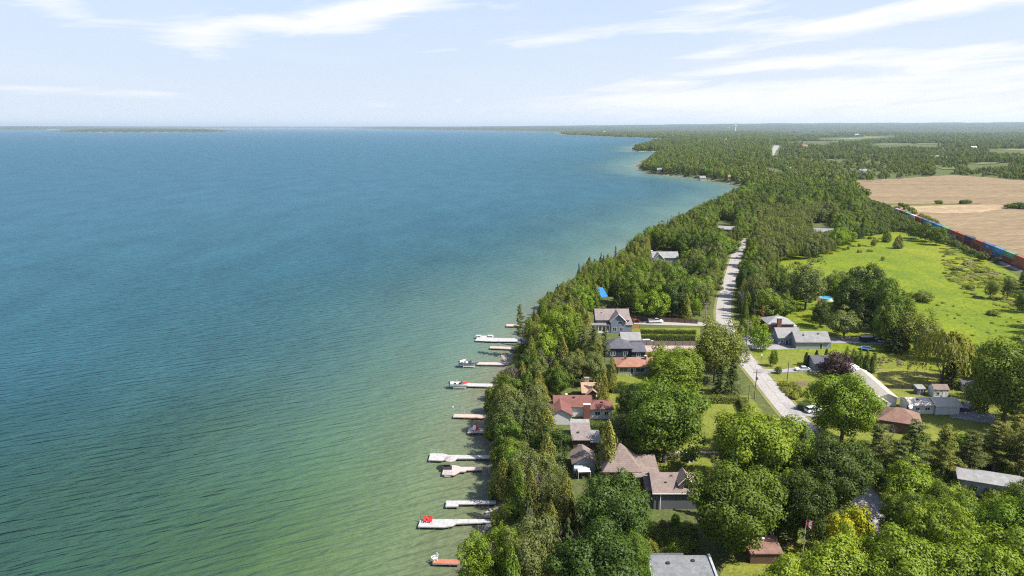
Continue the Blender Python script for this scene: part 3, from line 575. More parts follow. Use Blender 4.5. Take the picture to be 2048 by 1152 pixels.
# parts of the photograph that show something other than trees
VIEW = [
 [(-900, 262), (700, 258.5), (1110, 262), (1128, 268), (1200, 274), (1308, 277), (1300, 282), (1266, 287), (1261, 296), (1262, 302), (1310, 304), (1296, 314), (1284, 325), (1274, 334), (1285, 347), (1370, 354), (1430, 361),
  (1474, 371), (1452, 383), (1432, 393), (1400, 405), (1362, 424), (1330, 440), (1290, 452), (1250, 478), (1200, 500), (1150, 528), (1130, 556), (1088, 578), (1062, 612), (1048, 640), (1040, 672), (1020, 700), (1010, 728), (990, 752), (962, 785),
  (958, 800), (968, 832), (966, 870), (970, 900), (972, 925), (960, 960), (975, 1000), (978, 1035), (975, 1062), (940, 1085), (912, 1125), (900, 1160), (-900, 1300)],
 [(1440, 560), (1470, 560), (1466, 600), (1462, 648), (1430, 648), (1436, 600)], [(1456, 512), (1480, 504), (1476, 545), (1447, 560)],
 [(1465, 690), (1500, 690), (1560, 760), (1608, 822), (1570, 830), (1545, 815), (1500, 750), (1478, 712)],
 [(1190, 614), (1264, 614), (1264, 665), (1190, 660)], [(1264, 632), (1392, 632), (1392, 690), (1264, 690)], [(1214, 672), (1300, 672), (1300, 748), (1233, 748)],
 [(1160, 764), (1200, 764), (1200, 802), (1160, 802)], [(1112, 800), (1222, 803), (1222, 836), (1170, 838), (1112, 830)], [(1145, 842), (1184, 848), (1190, 958), (1145, 958)], [(1222, 760), (1255, 780), (1235, 822), (1222, 822)],
 [(1205, 914), (1300, 935), (1378, 950), (1375, 1050), (1296, 1050), (1290, 985), (1250, 945), (1205, 945)], [(1312, 1108), (1432, 1112), (1432, 1160), (1312, 1160)], [(1495, 1074), (1570, 1074), (1568, 1114), (1490, 1114)],
 [(1200, 583), (1222, 583), (1222, 612), (1200, 612)], [(1303, 499), (1360, 502), (1360, 521), (1308, 519)], [(1434, 436), (1466, 440), (1466, 458), (1438, 456)], [(1624, 444), (1662, 444), (1662, 461), (1632, 461)],
 [(1404, 793), (1490, 793), (1490, 835), (1404, 835)], [(1500, 640), (1664, 615), (1668, 672), (1762, 675), (1762, 688), (1664, 700), (1500, 700)],
 [(1500, 702), (1600, 700), (1830, 700), (1840, 770), (1960, 770), (1960, 860), (1800, 860), (1690, 860), (1690, 800), (1600, 830), (1560, 800), (1500, 730)],
 [(1545, 520), (1640, 515), (1690, 490), (1740, 470), (1800, 462), (1850, 470), (1900, 490), (1960, 520), (2060, 545), (2060, 680), (1950, 690), (1900, 655), (1840, 630), (1810, 590), (1760, 545), (1650, 540), (1640, 600), (1650, 580), (1600, 545)],
 [(1712, 360), (1760, 357), (1830, 352), (1905, 349), (1980, 354), (2100, 364), (2100, 530), (2040, 530), (1960, 500), (1880, 465), (1810, 425), (1770, 405), (1742, 398), (1715, 372)],
 [(1905, 938), (1975, 940), (2040, 966), (2020, 1000), (1905, 978)], [(1800, 822), (2000, 832), (2000, 862), (1830, 862)], [(1708, 975), (1725, 985), (1765, 1050), (1740, 1040)], [(1500, 1080), (1620, 1085), (1620, 1110), (1500, 1112)],
 [(1640, 583), (1662, 583), (1662, 602), (1640, 602)], [(1546, 290), (1560, 290), (1556, 308), (1544, 308)], [(1640, 274), (1745, 272), (1790, 270), (1790, 274), (1700, 278), (1640, 277.5)], [(1980, 297), (2070, 297), (2070, 303), (1980, 301)],
 [(1370, 882), (1410, 882), (1405, 945), (1300, 950), (1340, 930)], [(1590, 1035), (1630, 1035), (1628, 1112), (1590, 1112)],
 [(1530, 331), (1574, 345), (1574, 347), (1530, 334)],
]
VIEW += [po for po, _ in CLR]
VIEW[0] = [(px_+(9 if py_ > 640 and px_ > 0 else 4 if py_ > 380 and px_ > 0 else 0), py_) for px_, py_ in VIEW[0]]
VB = [(min(p[0] for p in v), min(p[1] for p in v), max(p[0] for p in v), max(p[1] for p in v)) for v in VIEW]
def shows(px, py):
    for v, b_ in zip(VIEW, VB):
        if b_[0] <= px <= b_[2] and b_[1] <= py <= b_[3] and inpoly(px, py, v): return True
    return False
def blocks(x, y, wd, h, zb=3.0, tol=0, skipwater=False):
    if y < 330:
        for i in range(7):
            for j in range(7):
                fx, fz = (i-3)/6.4, (j+.2)/6.6
                if (fx*2)**2+(fz*2-1.1)**2 > 1.05: continue
                q = proj((x+fx*wd, y, zb+fz*h))
                if shows(q[0], q[1]): return True
        return False
    for fx, fz in ((0, 0.1), (0, .97), (-.42, .55), (.42, .55), (-.28, .85), (.28, .85), (-.35, .25), (.35, .25), (0, .5)):
        q = proj((x+fx*wd, y, zb+fz*h))
        if shows(q[0], q[1]): return True
    return False
def T(kind, m, cx, ytop, ybot, wpx, hint=None):
    """a tree seen at column cx, crown top at row ytop, foot at row ybot, crown wpx wide"""
    b_ = P(cx, ybot, 3.0); h = max(1.2, ztop(b_, ytop)-3.0); d = proj(b_)[2]
    TREES.append(dict(kind=kind, m=m, x=b_.x, y=b_.y, w=wpx*d/FPX, h=h, hint=hint, hand=True, px=cx))
H_ = [('broad', 'maple', 1328, 758, 925, 168, 'broad mid-green maple filling the gap right of the red-roofed bungalow, before the square lawn'),
 ('broad', 'ash', 0, 0, 0, 0, None),
 ('broad', 'bright', 1348, 690, 792, 124, 'light green upright ash between the rust-brown roof and the roadside ash'), ('broad', 'dark', 1262, 762, 850, 70, 'dark maple tucked behind the left side of the largest maple'),
 ('airy', 'ash', 1428, 640, 765, 104, 'tall loose-crowned ash overhanging the road by the long hedges'), ('airy', 'ash', 1462, 655, 745, 60, 'slender loose ash leaning over the road'), ('spruce', 'spruce', 1462, 715, 795, 48, 'dark spruce beside the road at the end of the clipped hedge'), ('spruce', 'spruce', 1440, 720, 785, 36, 'smaller dark spruce under the roadside ash'),
 ('broad', 'lime', 1508, 815, 985, 178, 'large light green maple below the utility pole on the left of the road'), ('broad', 'maple', 1464, 925, 1108, 176, 'large maple right of the brown house with the dormer'), ('broad', 'dark', 1655, 868, 1030, 150, 'dark maple leaning over the lower stretch of the road'),
 ('broad', 'dark', 1590, 935, 1090, 118, 'dark maple behind the flagpole'), ('broad', 'dark', 1226, 945, 1120, 160, 'dark round maple in front of the pyramid brown roof'), ('broad', 'dark', 1195, 1045, 1215, 170, 'dark maple at the bottom of the picture left of the slate roof'),
 ('broad', 'maple', 1260, 1060, 1190, 90, 'maple touching the left corner of the slate roof'), ('broad', 'bright', 1682, 738, 888, 140, 'bright maple right of the road in front of the long cream roof'), ('broadm', 'maple', 1763, 916, 985, 66, 'small round maple beside the lower road'),
 ('broad', 'lime', 1560, 1116, 1290, 150, 'lime green maple at the bottom below the brown shed roof'), ('broad', 'lime', 1665, 1075, 1250, 170, 'lime green maple at the bottom below the golden tree'), ('broad', 'bright', 1790, 1060, 1260, 180, 'bright green maple at the bottom of the lower road'),
 ('broad', 'lime', 1870, 1000, 1180, 150, 'lime maple right of the lower road'), ('broad', 'bright', 1935, 1060, 1260, 190, 'bright green maple at the bottom right'), ('broad', 'bright', 2010, 985, 1160, 150, 'bright maple in front of the light grey roof'), ('broad', 'bright', 2090, 1040, 1260, 200, 'bright maple in the bottom right corner'),
 ('broad', 'maple', 1800, 975, 1100, 100, 'maple standing on the right verge of the lower road'), ('broad', 'maple', 1872, 962, 1070, 80, 'maple at the left end of the light grey roof'), ('broad', 'maple', 2060, 950, 1080, 110, 'maple at the right end of the light grey roof'),
 ('bush', 'gold', 1712, 1018, 1090, 62, 'golden-leaved tree beside the lower road'), ('bush', 'gold', 1678, 1032, 1110, 56, 'lower golden-leaved tree left of the other golden one'), ('bush', 'lime', 1702, 1022, 1076, 70, 'lime tree behind the golden leaves'),
 ('pine', 'pine', 1752, 848, 975, 80, 'dark pine left in the row of pines below the white bungalow'), ('pine', 'pine', 1822, 842, 965, 88, 'dark pine second in the row below the white bungalow'), ('pine', 'cedar', 1880, 852, 965, 84, 'olive pine third in the row below the white bungalow'), ('pine', 'pine', 1935, 858, 960, 80, 'pine fourth in the row below the white bungalow'),
 ('pine', 'cedar', 1985, 845, 950, 80, 'olive pine below the big right-hand ash'), ('pine', 'cedar', 2035, 850, 960, 90, 'olive pine at the right edge of the picture'), ('pine', 'pine', 1790, 880, 985, 70, 'dark pine in front of the pine row'), ('airy', 'grey', 2010, 862, 944, 80, 'greyish loose tree above the light grey roof'),
 ('bare', 'dead', 1768, 856, 930, 40, 'bare grey dead tree in front of the brown hipped roof'), ('airy', 'grey', 1965, 865, 938, 66, 'dusty green loose tree above the light grey roof'),
 ('broad', 'maple', 2005, 672, 850, 150, 'tall dark ash at the right edge beside the white bungalow'), ('airy', 'ash', 2050, 700, 860, 110, 'tall loose ash cut by the right edge'), ('airy', 'ash', 1975, 690, 820, 70, 'loose ash left of the tall edge tree'),
 ('willow', 'willow', 1882, 662, 768, 112, 'weeping willow in the meadow edge'), ('spruce', 'spruce', 1902, 702, 772, 42, 'ragged spruce in front of the weeping willow'), ('spruce', 'spruce', 1786, 652, 706, 46, 'wide dark spruce right of the long grey garage'),
 ('broadm', 'grey', 1687, 616, 676, 68, 'round grey-green tree right of the long grey garage'), ('bush', 'purple', 1672, 706, 752, 64, 'purple-leaved plum by the small grey house'),
 ('cedar', 'maple', 1690, 692, 738, 20, 'first cedar in the clump behind the purple plum'), ('cedar', 'maple', 1703, 696, 740, 20, 'second cedar in the clump behind the purple plum'), ('cedar', 'maple', 1717, 697, 742, 22, 'middle cedar in the clump behind the purple plum'), ('cedar', 'maple', 1731, 700, 744, 22, 'fourth cedar in the clump behind the purple plum'), ('cedar', 'maple', 1746, 706, 746, 20, 'last cedar on the right of the clump behind the purple plum'),
 ('column', 'spruce', 1611, 704, 732, 9, 'leftmost narrow clipped cedar behind the white car'), ('column', 'spruce', 1631, 700, 729, 9, 'middle narrow clipped cedar by the small grey house'), ('column', 'spruce', 1651, 697, 724, 8, 'rightmost narrow clipped cedar by the small grey house'),
 ('bush', 'maple', 1546, 701, 733, 18, 'small round tree at the mouth of the middle driveway'), ('bush', 'dark', 0, 0, 0, 0, None), ('bush', 'maple', 1556, 733, 747, 15, 'low round bush beside the middle driveway'), ('bush', 'bright', 1521, 652, 699, 44, 'bright young maple on the driveway of the long grey house'), ('bush', 'lime', 1507, 632, 664, 26, 'yellow-green young tree by the road above the grey driveway'),
 ('bush', 'maple', 1490, 640, 676, 34, 'green young tree at the road above the grey driveway'), ('brownspruce', 'brown', 1522, 608, 648, 16, 'rusty dying spruce left of the long grey house'),
 ('cedar', 'cedar', 1214, 840, 950, 66, 'tall olive cedar left of the pyramid brown roof'), ('cedar', 'cedar', 1206, 738, 822, 30, 'slim cedar right of the tan cabin'), ('cedar', 'cedar', 1222, 712, 782, 28, 'slim cedar at the left corner of the rust-brown roof'), ('spruce', 'spruce', 1192, 745, 800, 24, 'thin spruce behind the tan cabin'),
 ('pine', 'pine', 1043, 610, 700, 34, 'lone shoreline pine leaning out beside the docks'), ('pine', 'pine', 1162, 650, 740, 44, 'pine left of the black house'), ('pine', 'pine', 1185, 655, 745, 40, 'pine in front of the white sunroom'),
 ('pine', 'pine', 1210, 655, 725, 26, 'small pine at the corner of the black house'), ('broad', 'bright', 1120, 606, 720, 80, 'bright maple on the bluff left of the blue-grey house'), ('broadm', 'bright', 1092, 655, 740, 60, 'bright maple above the navy deck'),
 ('spruce', 'spruce', 1068, 612, 680, 20, 'slim dark spruce at the waterline beyond the docks'), ('broadm', 'bright', 955, 1075, 1175, 80, 'bright shoreline tree at the bottom by the reddish dock'), ('broad', 'bright', 1010, 1045, 1170, 80, 'bright tree on the shore below the rocks'), ('airy', 'grey', 1060, 1060, 1200, 110, 'loose grey-green tree at the bottom shore'),
 ('bare', 'dead', 985, 1085, 1175, 60, 'bare fallen branches on the shore at the bottom'), ('bare', 'dead', 1052, 1030, 1110, 36, 'bare pale trunk below the rocks'), ('cedar', 'cedar', 1128, 940, 1085, 60, 'tall yellow-olive cedar left of the big dark maples'), ('cedar', 'cedar', 1100, 1000, 1110, 56, 'yellow-olive cedar on the lower bluff'),
 ('bush', 'bright', 1250, 1055, 1120, 60, 'yellowish young tree left of the brown fence'), ('bush', 'maple', 1349, 1028, 1056, 20, 'clipped green shrub at the small brown fence'), ('bush', 'shrub', 1300, 1085, 1120, 34, 'leafy shrub above the slate roof'), ('bush', 'bright', 1345, 1090, 1125, 30, 'yellow-green shrub above the slate roof'),
 ('broadm', 'dark', 1700, 545, 645, 74, 'dark maple in the grove beside the blue pool'), ('broadm', 'dark', 1735, 530, 625, 80, 'tallest dark tree of the grove in the meadow'), ('broadm', 'maple', 1765, 560, 660, 80, 'dark green tree right in the grove'), ('broadm', 'maple', 1795, 590, 685, 76, 'tree at the right foot of the grove'), ('airy', 'ash', 1830, 620, 705, 76, 'loose greyish tree between grove and willow'),
 ('spruce', 'spruce', 1680, 575, 640, 30, 'spruce below the blue pool'), ('spruce', 'spruce', 1740, 590, 660, 34, 'spruce inside the meadow grove'), ('airy', 'grey', 1610, 522, 620, 90, 'grey birch cluster left of the blue pool'), ('broadm', 'dark', 1640, 600, 655, 40, 'dark tree behind the long grey house'), ('cedar', 'maple', 1805, 640, 700, 34, 'cedar between the grove and the wide spruce'),
 ('broadm', 'maple', 1770, 600, 690, 60, 'green tree in front of the grove'), ('airy', 'grey', 1850, 655, 720, 50, 'thin grey tree left of the willow'), ('broadm', 'dark', 1720, 600, 660, 50, 'dark tree low in the grove'),
 ('cedar', 'cedar', 1797, 469, 497, 24, 'lone cone-shaped cedar in the upper meadow'), ('cedar', 'maple', 1773, 457, 484, 20, 'small cedar at the head of the meadow'), ('bush', 'shrub', 1746, 478, 494, 10, 'little round bush left of the lone cedar'), ('bush', 'shrub', 1765, 513, 521, 8, 'tiny dark bush in the middle of the meadow'),
 ('airy', 'ash', 1980, 558, 598, 28, 'small upright tree in the right of the meadow'), ('airy', 'grey', 2013, 553, 601, 26, 'thin tree with a bare trunk in the right of the meadow'), ('broadm', 'maple', 2044, 580, 625, 34, 'dark tree at the right edge of the meadow'), ('broadm', 'maple', 2052, 530, 580, 30, 'tree at the right edge above the meadow'),
 ('bush', 'shrub', 1826, 585, 600, 30, 'rounded bush at the left of the meadow shrubs'), ('bush', 'shrub', 1846, 582, 603, 36, 'largest of the rounded meadow shrubs'), ('bush', 'silver', 1850, 447, 483, 36, 'silvery willow bush beside the train'), ('bush', 'silver', 1872, 455, 490, 32, 'silvery bush nearest the orange wagons'), ('bush', 'silver', 1832, 448, 478, 30, 'silvery bush left of the others'),
 ('broadm', 'dark', 1560, 322, 0, 0, None)]
for k in H_:
    if k[4] and k[5]:
        kd, m_ = k[0], k[1]
        if kd == 'broad' and m_ == 'ash': continue
        if (kd, m_) not in KIND: m_ = 'maple'
        T(kd, m_, *k[2:6], k[6])
# species by where they stand
def spec(x, y, s_, px, py, g):
    D = math.hypot(x, y); u = g.random()
    if py > 700 and px < 1215 or (s_ < 30 and D < 420):
        if u < .34: return ('cedar', 'cedar' if g.random() < .7 else 'maple', g.uniform(5, 7.2), g.uniform(8.5, 13.5))
        if u < .70: return ('broadm', g.choice(['maple', 'bright', 'dark', 'maple', 'grey']), g.uniform(7.5, 11), g.uniform(8.5, 12.5))
        if u < .90: return ('airy', g.choice(['ash', 'grey', 'bright']), g.uniform(7, 10), g.uniform(9, 13))
        if u < .96: return ('spruce', 'spruce', g.uniform(4, 5.5), g.uniform(11, 15))
        return ('bare', 'dead', 5, g.uniform(7, 10))
    if 1515 < px < 1650 and 430 < py < 545: return ('airy' if u < .7 else 'poplar', 'grey' if u < .35 or u >= .7 else 'ash', g.uniform(5, 7.5), g.uniform(9, 13))
    if D > 480 and px > 1730 and py > 400: return ('broadm', g.choice(['maple', 'grey']), g.uniform(4, 6), g.uniform(4, 7))
    if py > 980 and px > 1500: return ('broadm', g.choice(['bright', 'lime', 'maple']), g.uniform(8, 11), g.uniform(11, 15))
    if px > 1700 and py > 830: return ('pine', g.choice(['pine', 'cedar']), g.uniform(6, 8), g.uniform(11, 15))
    if u < .62: return ('broadm', g.choice(['maple', 'maple', 'dark', 'bright', 'grey', 'maple', 'maple']), g.uniform(8, 15.5), g.uniform(9, 17))
    if u < .82: return ('airy', g.choice(['ash', 'grey', 'bright']), g.uniform(7, 10.5), g.uniform(8.5, 12.5))
    if u < .88: return ('cedar', g.choice(['cedar', 'maple']), g.uniform(4.5, 6.5), g.uniform(8, 12))
    if u < .93: return ('broadm', 'bright', g.uniform(7, 10), g.uniform(8, 11))
    if u < .97: return ('spruce', 'spruce', g.uniform(4.5, 6), g.uniform(11, 16))
    return ('bare', 'dead', 5.5, g.uniform(8, 11))
OPEN = [[P(*q)[:2] for q in poly] for poly in (
 [(1188, 652), (1450, 640), (1450, 700), (1320, 705), (1320, 750), (1200, 750)], [(1500, 655), (1660, 650), (1775, 672), (1775, 694), (1840, 706), (1910, 760), (1990, 790), (1990, 850), (1830, 850), (1640, 850), (1570, 800), (1500, 740)],
 [(1185, 905), (1285, 905), (1440, 945), (1440, 1060), (1290, 1060), (1290, 1010), (1185, 985)], [(1300, 1100), (1460, 1100), (1460, 1190), (1290, 1190)], [(1080, 795), (1240, 795), (1240, 860), (1210, 960), (1130, 960), (1130, 860), (1080, 860)],
 [(1240, 745), (1500, 790), (1540, 860), (1380, 860), (1240, 800)], [(1900, 940), (2060, 960), (2060, 1030), (1900, 1000)], [(1490, 1080), (1640, 1080), (1640, 1140), (1490, 1140)])]
for c0, rr_ in (((1205, 610), 5), ((1330, 520), 9), ((1452, 460), 9), ((1645, 462), 8), ((1650, 600), 8), ((1180, 800), 7), ((1690, 355), 10), ((1740, 345), 10)):
    q = P(*c0); OPEN.append([(q.x-rr_, q.y-rr_), (q.x+rr_, q.y-rr_), (q.x+rr_, q.y+rr_), (q.x-rr_, q.y+rr_)])
RCN = np.array([(p.x, p.y) for p in rc])
def ok_base(x, y):
    for o_ in OPEN:
        if inpoly(x, y, o_): return False
    if np.min(np.hypot(RCN[:, 0]-x, RCN[:, 1]-y)) < (6.5 if y < 455 else 4.0): return False
    return True
gr = random.Random(5); grid = {}
def near(x, y, r):
    i, j = int(x//6), int(y//6)
    for a in range(i-2, i+3):
        for b_ in range(j-2, j+3):
            for (u, v, q) in grid.get((a, b_), ()):
                if (u-x)**2+(v-y)**2 < ((q+r)*.33)**2: return True
    return False
def put(x, y, r): grid.setdefault((int(x//6), int(y//6)), []).append((x, y, r))
for t_ in TREES: put(t_['x'], t_['y'], t_['w'])
cand = []
for _ in range(60000):
    D = math.sqrt(gr.uniform(95**2, 900**2)); a = gr.uniform(R(-12), R(39)); cand.append((D*math.sin(a), D*math.cos(a)))
cand = np.array(cand); cs = sdf(cand)
ordr = np.argsort(np.hypot(cand[:, 0], cand[:, 1])); SC = []
for i in ordr:
    x, y = cand[i]; s_ = cs[i]
    if s_ < -.6: continue
    q = proj((x, y, 3)); px, py = q[0], q[1]
    if px > 2110 or py > 1290 or px < 850: continue
    if not ok_base(x, y): continue
    kd, m_, wd, h = spec(x, y, s_, px, py, gr)
    if near(x, y, wd): continue
    zb = min(3.0, max(0, s_*.42))
    if blocks(x, y, wd, h, zb):
        h *= .6; wd *= .7
        if py > 620 or blocks(x, y, wd, h, zb): continue
    put(x, y, wd); SC.append(dict(kind=kd, m=m_, x=x, y=y, w=wd, h=h, z=zb-.1, s=s_, hint=None, hand=False, px=px, py=py))
print('hand', len(TREES), 'scatter', len(SC))
NIND = 300-len(TREES); IND = SC[:NIND]; REST = SC[NIND:]
for cb in sorted({(t_['kind'], t_['m']) for t_ in REST}-{(t_['kind'], t_['m']) for t_ in IND+TREES}):
    k_ = next(i for i, t_ in enumerate(REST) if (t_['kind'], t_['m']) == cb); IND.append(REST.pop(k_))
print('individual reach', math.hypot(IND[-1]['x'], IND[-1]['y']), 'rest', len(REST))
# landmarks for descriptions
LMK = [((1228, 660), 'the blue-grey gabled house'), ((1240, 705), 'the black-roofed house'), ((1268, 745), 'the rust-brown hipped roof'), ((1180, 800), 'the tan cabin'), ((1170, 835), 'the red-roofed bungalow'), ((1160, 900), 'the grey-brown roofs by the white canopy'), ((1245, 960), 'the pyramid brown roof'),
       ((1340, 1035), 'the dormer house'), ((1370, 1150), 'the slate roof'), ((1210, 605), 'the blue tarp'), ((1330, 515), 'the grey roof deep in the woods'), ((1450, 455), 'the far grey roof above the road'), ((1640, 455), 'the far roof behind the poplars'), ((1620, 695), 'the long grey house'), ((1650, 597), 'the round blue pool'),
       ((1740, 790), 'the long cream roof'), ((1860, 825), 'the white bungalow'), ((1965, 975), 'the light grey roof'), ((1455, 560), 'the straight shaded stretch of road'), ((1465, 660), 'the bend of the road'), ((1690, 960), 'the lower road'), ((1607, 1095), 'the flagpole'), ((985, 1035), 'the shoreline rocks'), ((965, 915), 'the long white dock'),
       ((965, 940), 'the dock with the umbrella'), ((965, 832), 'the tan dock with the railing'), ((975, 770), 'the dock of the red boat'), ((1010, 728), 'the dock of the grey boat'), ((1040, 690), 'the dark boathouse'), ((905, 1122), 'the reddish dock'), ((1478, 500), 'the top end of the road')]
LMW = [(P(*a), n) for a, n in LMK]
KN = {'broad': 'maple', 'broadm': 'maple', 'airy': 'loose-crowned ash', 'cedar': 'cedar', 'spruce': 'spruce', 'pine': 'pine', 'bare': 'leafless tree', 'poplar': 'slim poplar', 'brownspruce': 'spruce', 'bush': 'bush', 'willow': 'willow', 'column': 'cedar', 'shrub': 'shrub'}
CN = {'maple': 'mid-green', 'bright': 'bright green', 'dark': 'dark green', 'lime': 'lime green', 'ash': 'light green', 'grey': 'grey-green', 'cedar': 'olive', 'spruce': 'blackish', 'pine': 'deep green', 'dead': 'pale grey', 'brown': 'rusty'}
NAME = {'broad': 'maple_tree', 'broadm': 'maple_tree', 'airy': 'ash_tree', 'cedar': 'cedar_tree', 'spruce': 'spruce_tree', 'pine': 'pine_tree', 'bare': 'dead_tree', 'poplar': 'poplar_tree', 'brownspruce': 'spruce_tree', 'bush': 'small_tree', 'willow': 'willow_tree', 'column': 'columnar_cedar', 'shrub': 'shrub', 'far': 'maple_tree', 'farcone': 'spruce_tree'}
byk = {}
for t_ in IND:
    best = min(LMW, key=lambda l: (l[0].x-t_['x'])**2+(l[0].y-t_['y'])**2); dx = t_['x']-best[0].x; dy = t_['y']-best[0].y
    rel = ('right of' if dx > 0 else 'left of') if abs(dx) > abs(dy) else ('behind' if dy > 0 else 'in front of')
    t_['d'] = math.hypot(dx, dy); byk.setdefault((CN[t_['m']], KN[t_['kind']], rel, best[1]), []).append(t_)
ORD = ['nearest', 'second nearest', 'third nearest', 'fourth nearest', 'fifth nearest', 'sixth nearest', 'seventh nearest', 'eighth nearest', 'ninth nearest', 'tenth nearest', 'eleventh nearest', 'twelfth nearest']
for (c_, k_, rel, lm), ls in byk.items():
    ls.sort(key=lambda q: q['d'])
    for i, t_ in enumerate(ls):
        hh = 'tall' if t_['h'] > 12.5 else 'low' if t_['h'] < 9 else ''
        t_['hint'] = ((hh+' ') if hh else '')+f'{c_} {k_} {rel} {lm}' if len(ls) == 1 else f'{c_} {k_} {rel} {lm}, {ORD[min(i, 11)]} of its kind'
SRC = {}; cnt = {}
def plant(t_, group, lod=None):
    key = (t_['kind'], t_['m']); K = KIND[key]; i = cnt.get(key, 0); cnt[key] = i+1; cr_, tr_ = K['v'][i % len(K['v'])]
    g = random.Random(int(t_['x']*7+t_['y']*13)); sw = t_['w']/K['size'][0]; sh_ = t_['h']/K['size'][1]
    r = empty(NAME[t_['kind']], (t_['x'], t_['y'], t_.get('z', 2.95)), g.uniform(0, 6.28), t_['hint'], 'tree' if t_['kind'] not in ('bush', 'shrub') else 'small tree', group, (sw*g.uniform(.94, 1.06), sw*g.uniform(.94, 1.06), sh_))
    if t_['kind'] == 'pine': r.rotation_euler = (g.uniform(-.05, .05), g.uniform(-.05, .05), g.uniform(0, 6.28))
    c = bpy.data.objects.new('crown', cr_); link(c); c.parent = r; b_ = bpy.data.objects.new('trunk', tr_); link(b_); b_.parent = r
    SRC.setdefault((t_['kind'], t_['m'], i % len(K['v'])), c); return r
for t_ in TREES: plant(t_, 'garden and meadow trees' if t_['px'] > 1230 else 'trees on the lake bluff')
for t_ in IND: plant(t_, 'trees on the lake bluff' if t_['s'] < 45 and t_['y'] < 420 else 'trees around the cottages')

# far woods: nobody could count them, one object that repeats crowns of the kinds above
pts_l = []
for t_ in REST: pts_l.append((t_['x'], t_['y'], t_['z'], t_['w'], t_['h'], t_['kind'], t_['m']))
g2 = np.random.default_rng(9)
def field(n, d0, d1, sc0, sc1, hmin=9, hmax=14, a0=-3, a1=39):
    D = np.sqrt(g2.uniform(d0**2, d1**2, n)) if d1 < 3000 else np.exp(g2.uniform(math.log(d0), math.log(d1), n)); a = np.radians(g2.uniform(a0, a1, n))
    p = np.stack([D*np.sin(a), D*np.cos(a)], 1); s_ = sdf(p); z_ = height(p, s_); out = []
    for (x, y), ss, zz, dd in zip(p, s_, z_, D):
        if ss < 3: continue
        k = sc0+(sc1-sc0)*(dd-d0)/(d1-d0); wd = g2.uniform(5.5, 13)*k; h = g2.uniform(hmin*.7, hmax*1.12)*min(k, 1.4)
        if blocks(x, y, wd, h, zz): 
            continue
        q_ = proj((x, y, zz))
        if q_[0] > 1540 and dd > 1150:
            dens = math.sin(x*.011+y*.004)*math.sin(y*.0065+1)+.5*math.sin(x*.031-y*.017)
            if dens < -.15 and g2.random() < .75: continue
            h *= .62+.25*max(0, dens); wd *= .75
        u = g2.random(); big = math.sin(x*.004+1.3)*math.sin(y*.0026+.5)
        if u < .12+.14*big: kd, m_ = 'farcone', ('spruce' if g2.random() < .6 else 'cedar')
        else: kd, m_ = 'far', str(g2.choice(['maple', 'ash', 'dark', 'grey', 'bright'], p=[.29, .29, .10, .18, .14]))
        if kd == 'farcone': wd *= .62
        out.append((x, y, zz-.2, wd, h, kd, m_))
    return out
pts_l += field(26000, 850, 2600, 1.0, 1.15)
pts_l += field(42000, 2600, 9000, 1.2, 3.6)
isl = [q[:5]+('farcone', 'spruce') for q in field(5000, 9500, 11500, 2.0, 2.0, 9, 13, -40, -15)]; pts_l += isl
# brush along the railway and scrub patches
def scrub(poly, n, kinds, w0, w1, h0, h1, seed):
    g = random.Random(seed); q = [P(*c_) for c_ in poly]; wp = [(v.x, v.y) for v in q]; xs = [v.x for v in q]; ys = [v.y for v in q]; o_ = []
    for _ in range(n):
        x, y = g.uniform(min(xs), max(xs)), g.uniform(min(ys), max(ys))
        if inpoly(x, y, wp): o_.append((x, y, 2.9, g.uniform(w0, w1), g.uniform(h0, h1), 'shrub', g.choice(kinds)))
    return o_
brush = scrub([(1880, 492), (1930, 512), (2000, 545), (2080, 575), (2080, 640), (1990, 610), (1940, 590), (1890, 555)], 1300, ['brush', 'brush', 'brush', 'maple', 'silver'], 1.5, 4.0, .4, 1.0, 3)
brush += scrub([(1790, 415), (1900, 464), (1960, 495), (1990, 500), (1905, 460), (1800, 408)], 300, ['brush', 'shrub', 'maple'], 3, 6, 2, 4, 4)
brush += scrub([(1690, 475), (1720, 462), (1790, 470), (1760, 500), (1660, 520), (1600, 560), (1590, 530)], 160, ['brush', 'shrub'], 1.5, 4, .8, 2.5, 5)
brush += scrub([(1880, 600), (2050, 640), (2050, 690), (1940, 690), (1840, 640)], 60, ['brush', 'shrub'], .5, 1.8, .3, .8, 6)
brush += scrub([(1200, 1055), (1300, 1060), (1380, 1060), (1380, 1110), (1290, 1120), (1200, 1110)], 160, ['brush', 'shrub', 'maple'], 1.5, 3.5, 1, 2.4, 7)
brush += scrub([(1700, 890), (2050, 885), (2060, 960), (1800, 990), (1740, 960)], 230, ['brush', 'shrub', 'maple'], 2, 4.5, .8, 3, 8)
brush += scrub([(1840, 945), (2048, 990), (2048, 1100), (1840, 1060)], 160, ['brush', 'shrub', 'maple'], 2, 4.5, 1, 3, 18)
brush += scrub([(1000, 1152), (1010, 900), (1000, 800), (1060, 720), (1110, 640), (1190, 600), (1440, 580), (1440, 500), (1300, 560), (1150, 640), (1100, 800), (1130, 1000), (1150, 1152)], 1100, ['shrub', 'brush', 'dark', 'maple'], 2, 4.5, 1, 3.5, 9)
brush += scrub([(1560, 768), (1590, 768), (1605, 790), (1600, 812), (1575, 795)], 60, ['brush', 'shrub'], 1.2, 2.6, .6, 1.6, 10)
brush += scrub([(1700, 700), (1850, 722), (1850, 735), (1700, 733)], 70, ['brush', 'silver'], 1.0, 2.2, .4, 1, 12)
sb_ = []; gs = random.Random(44)
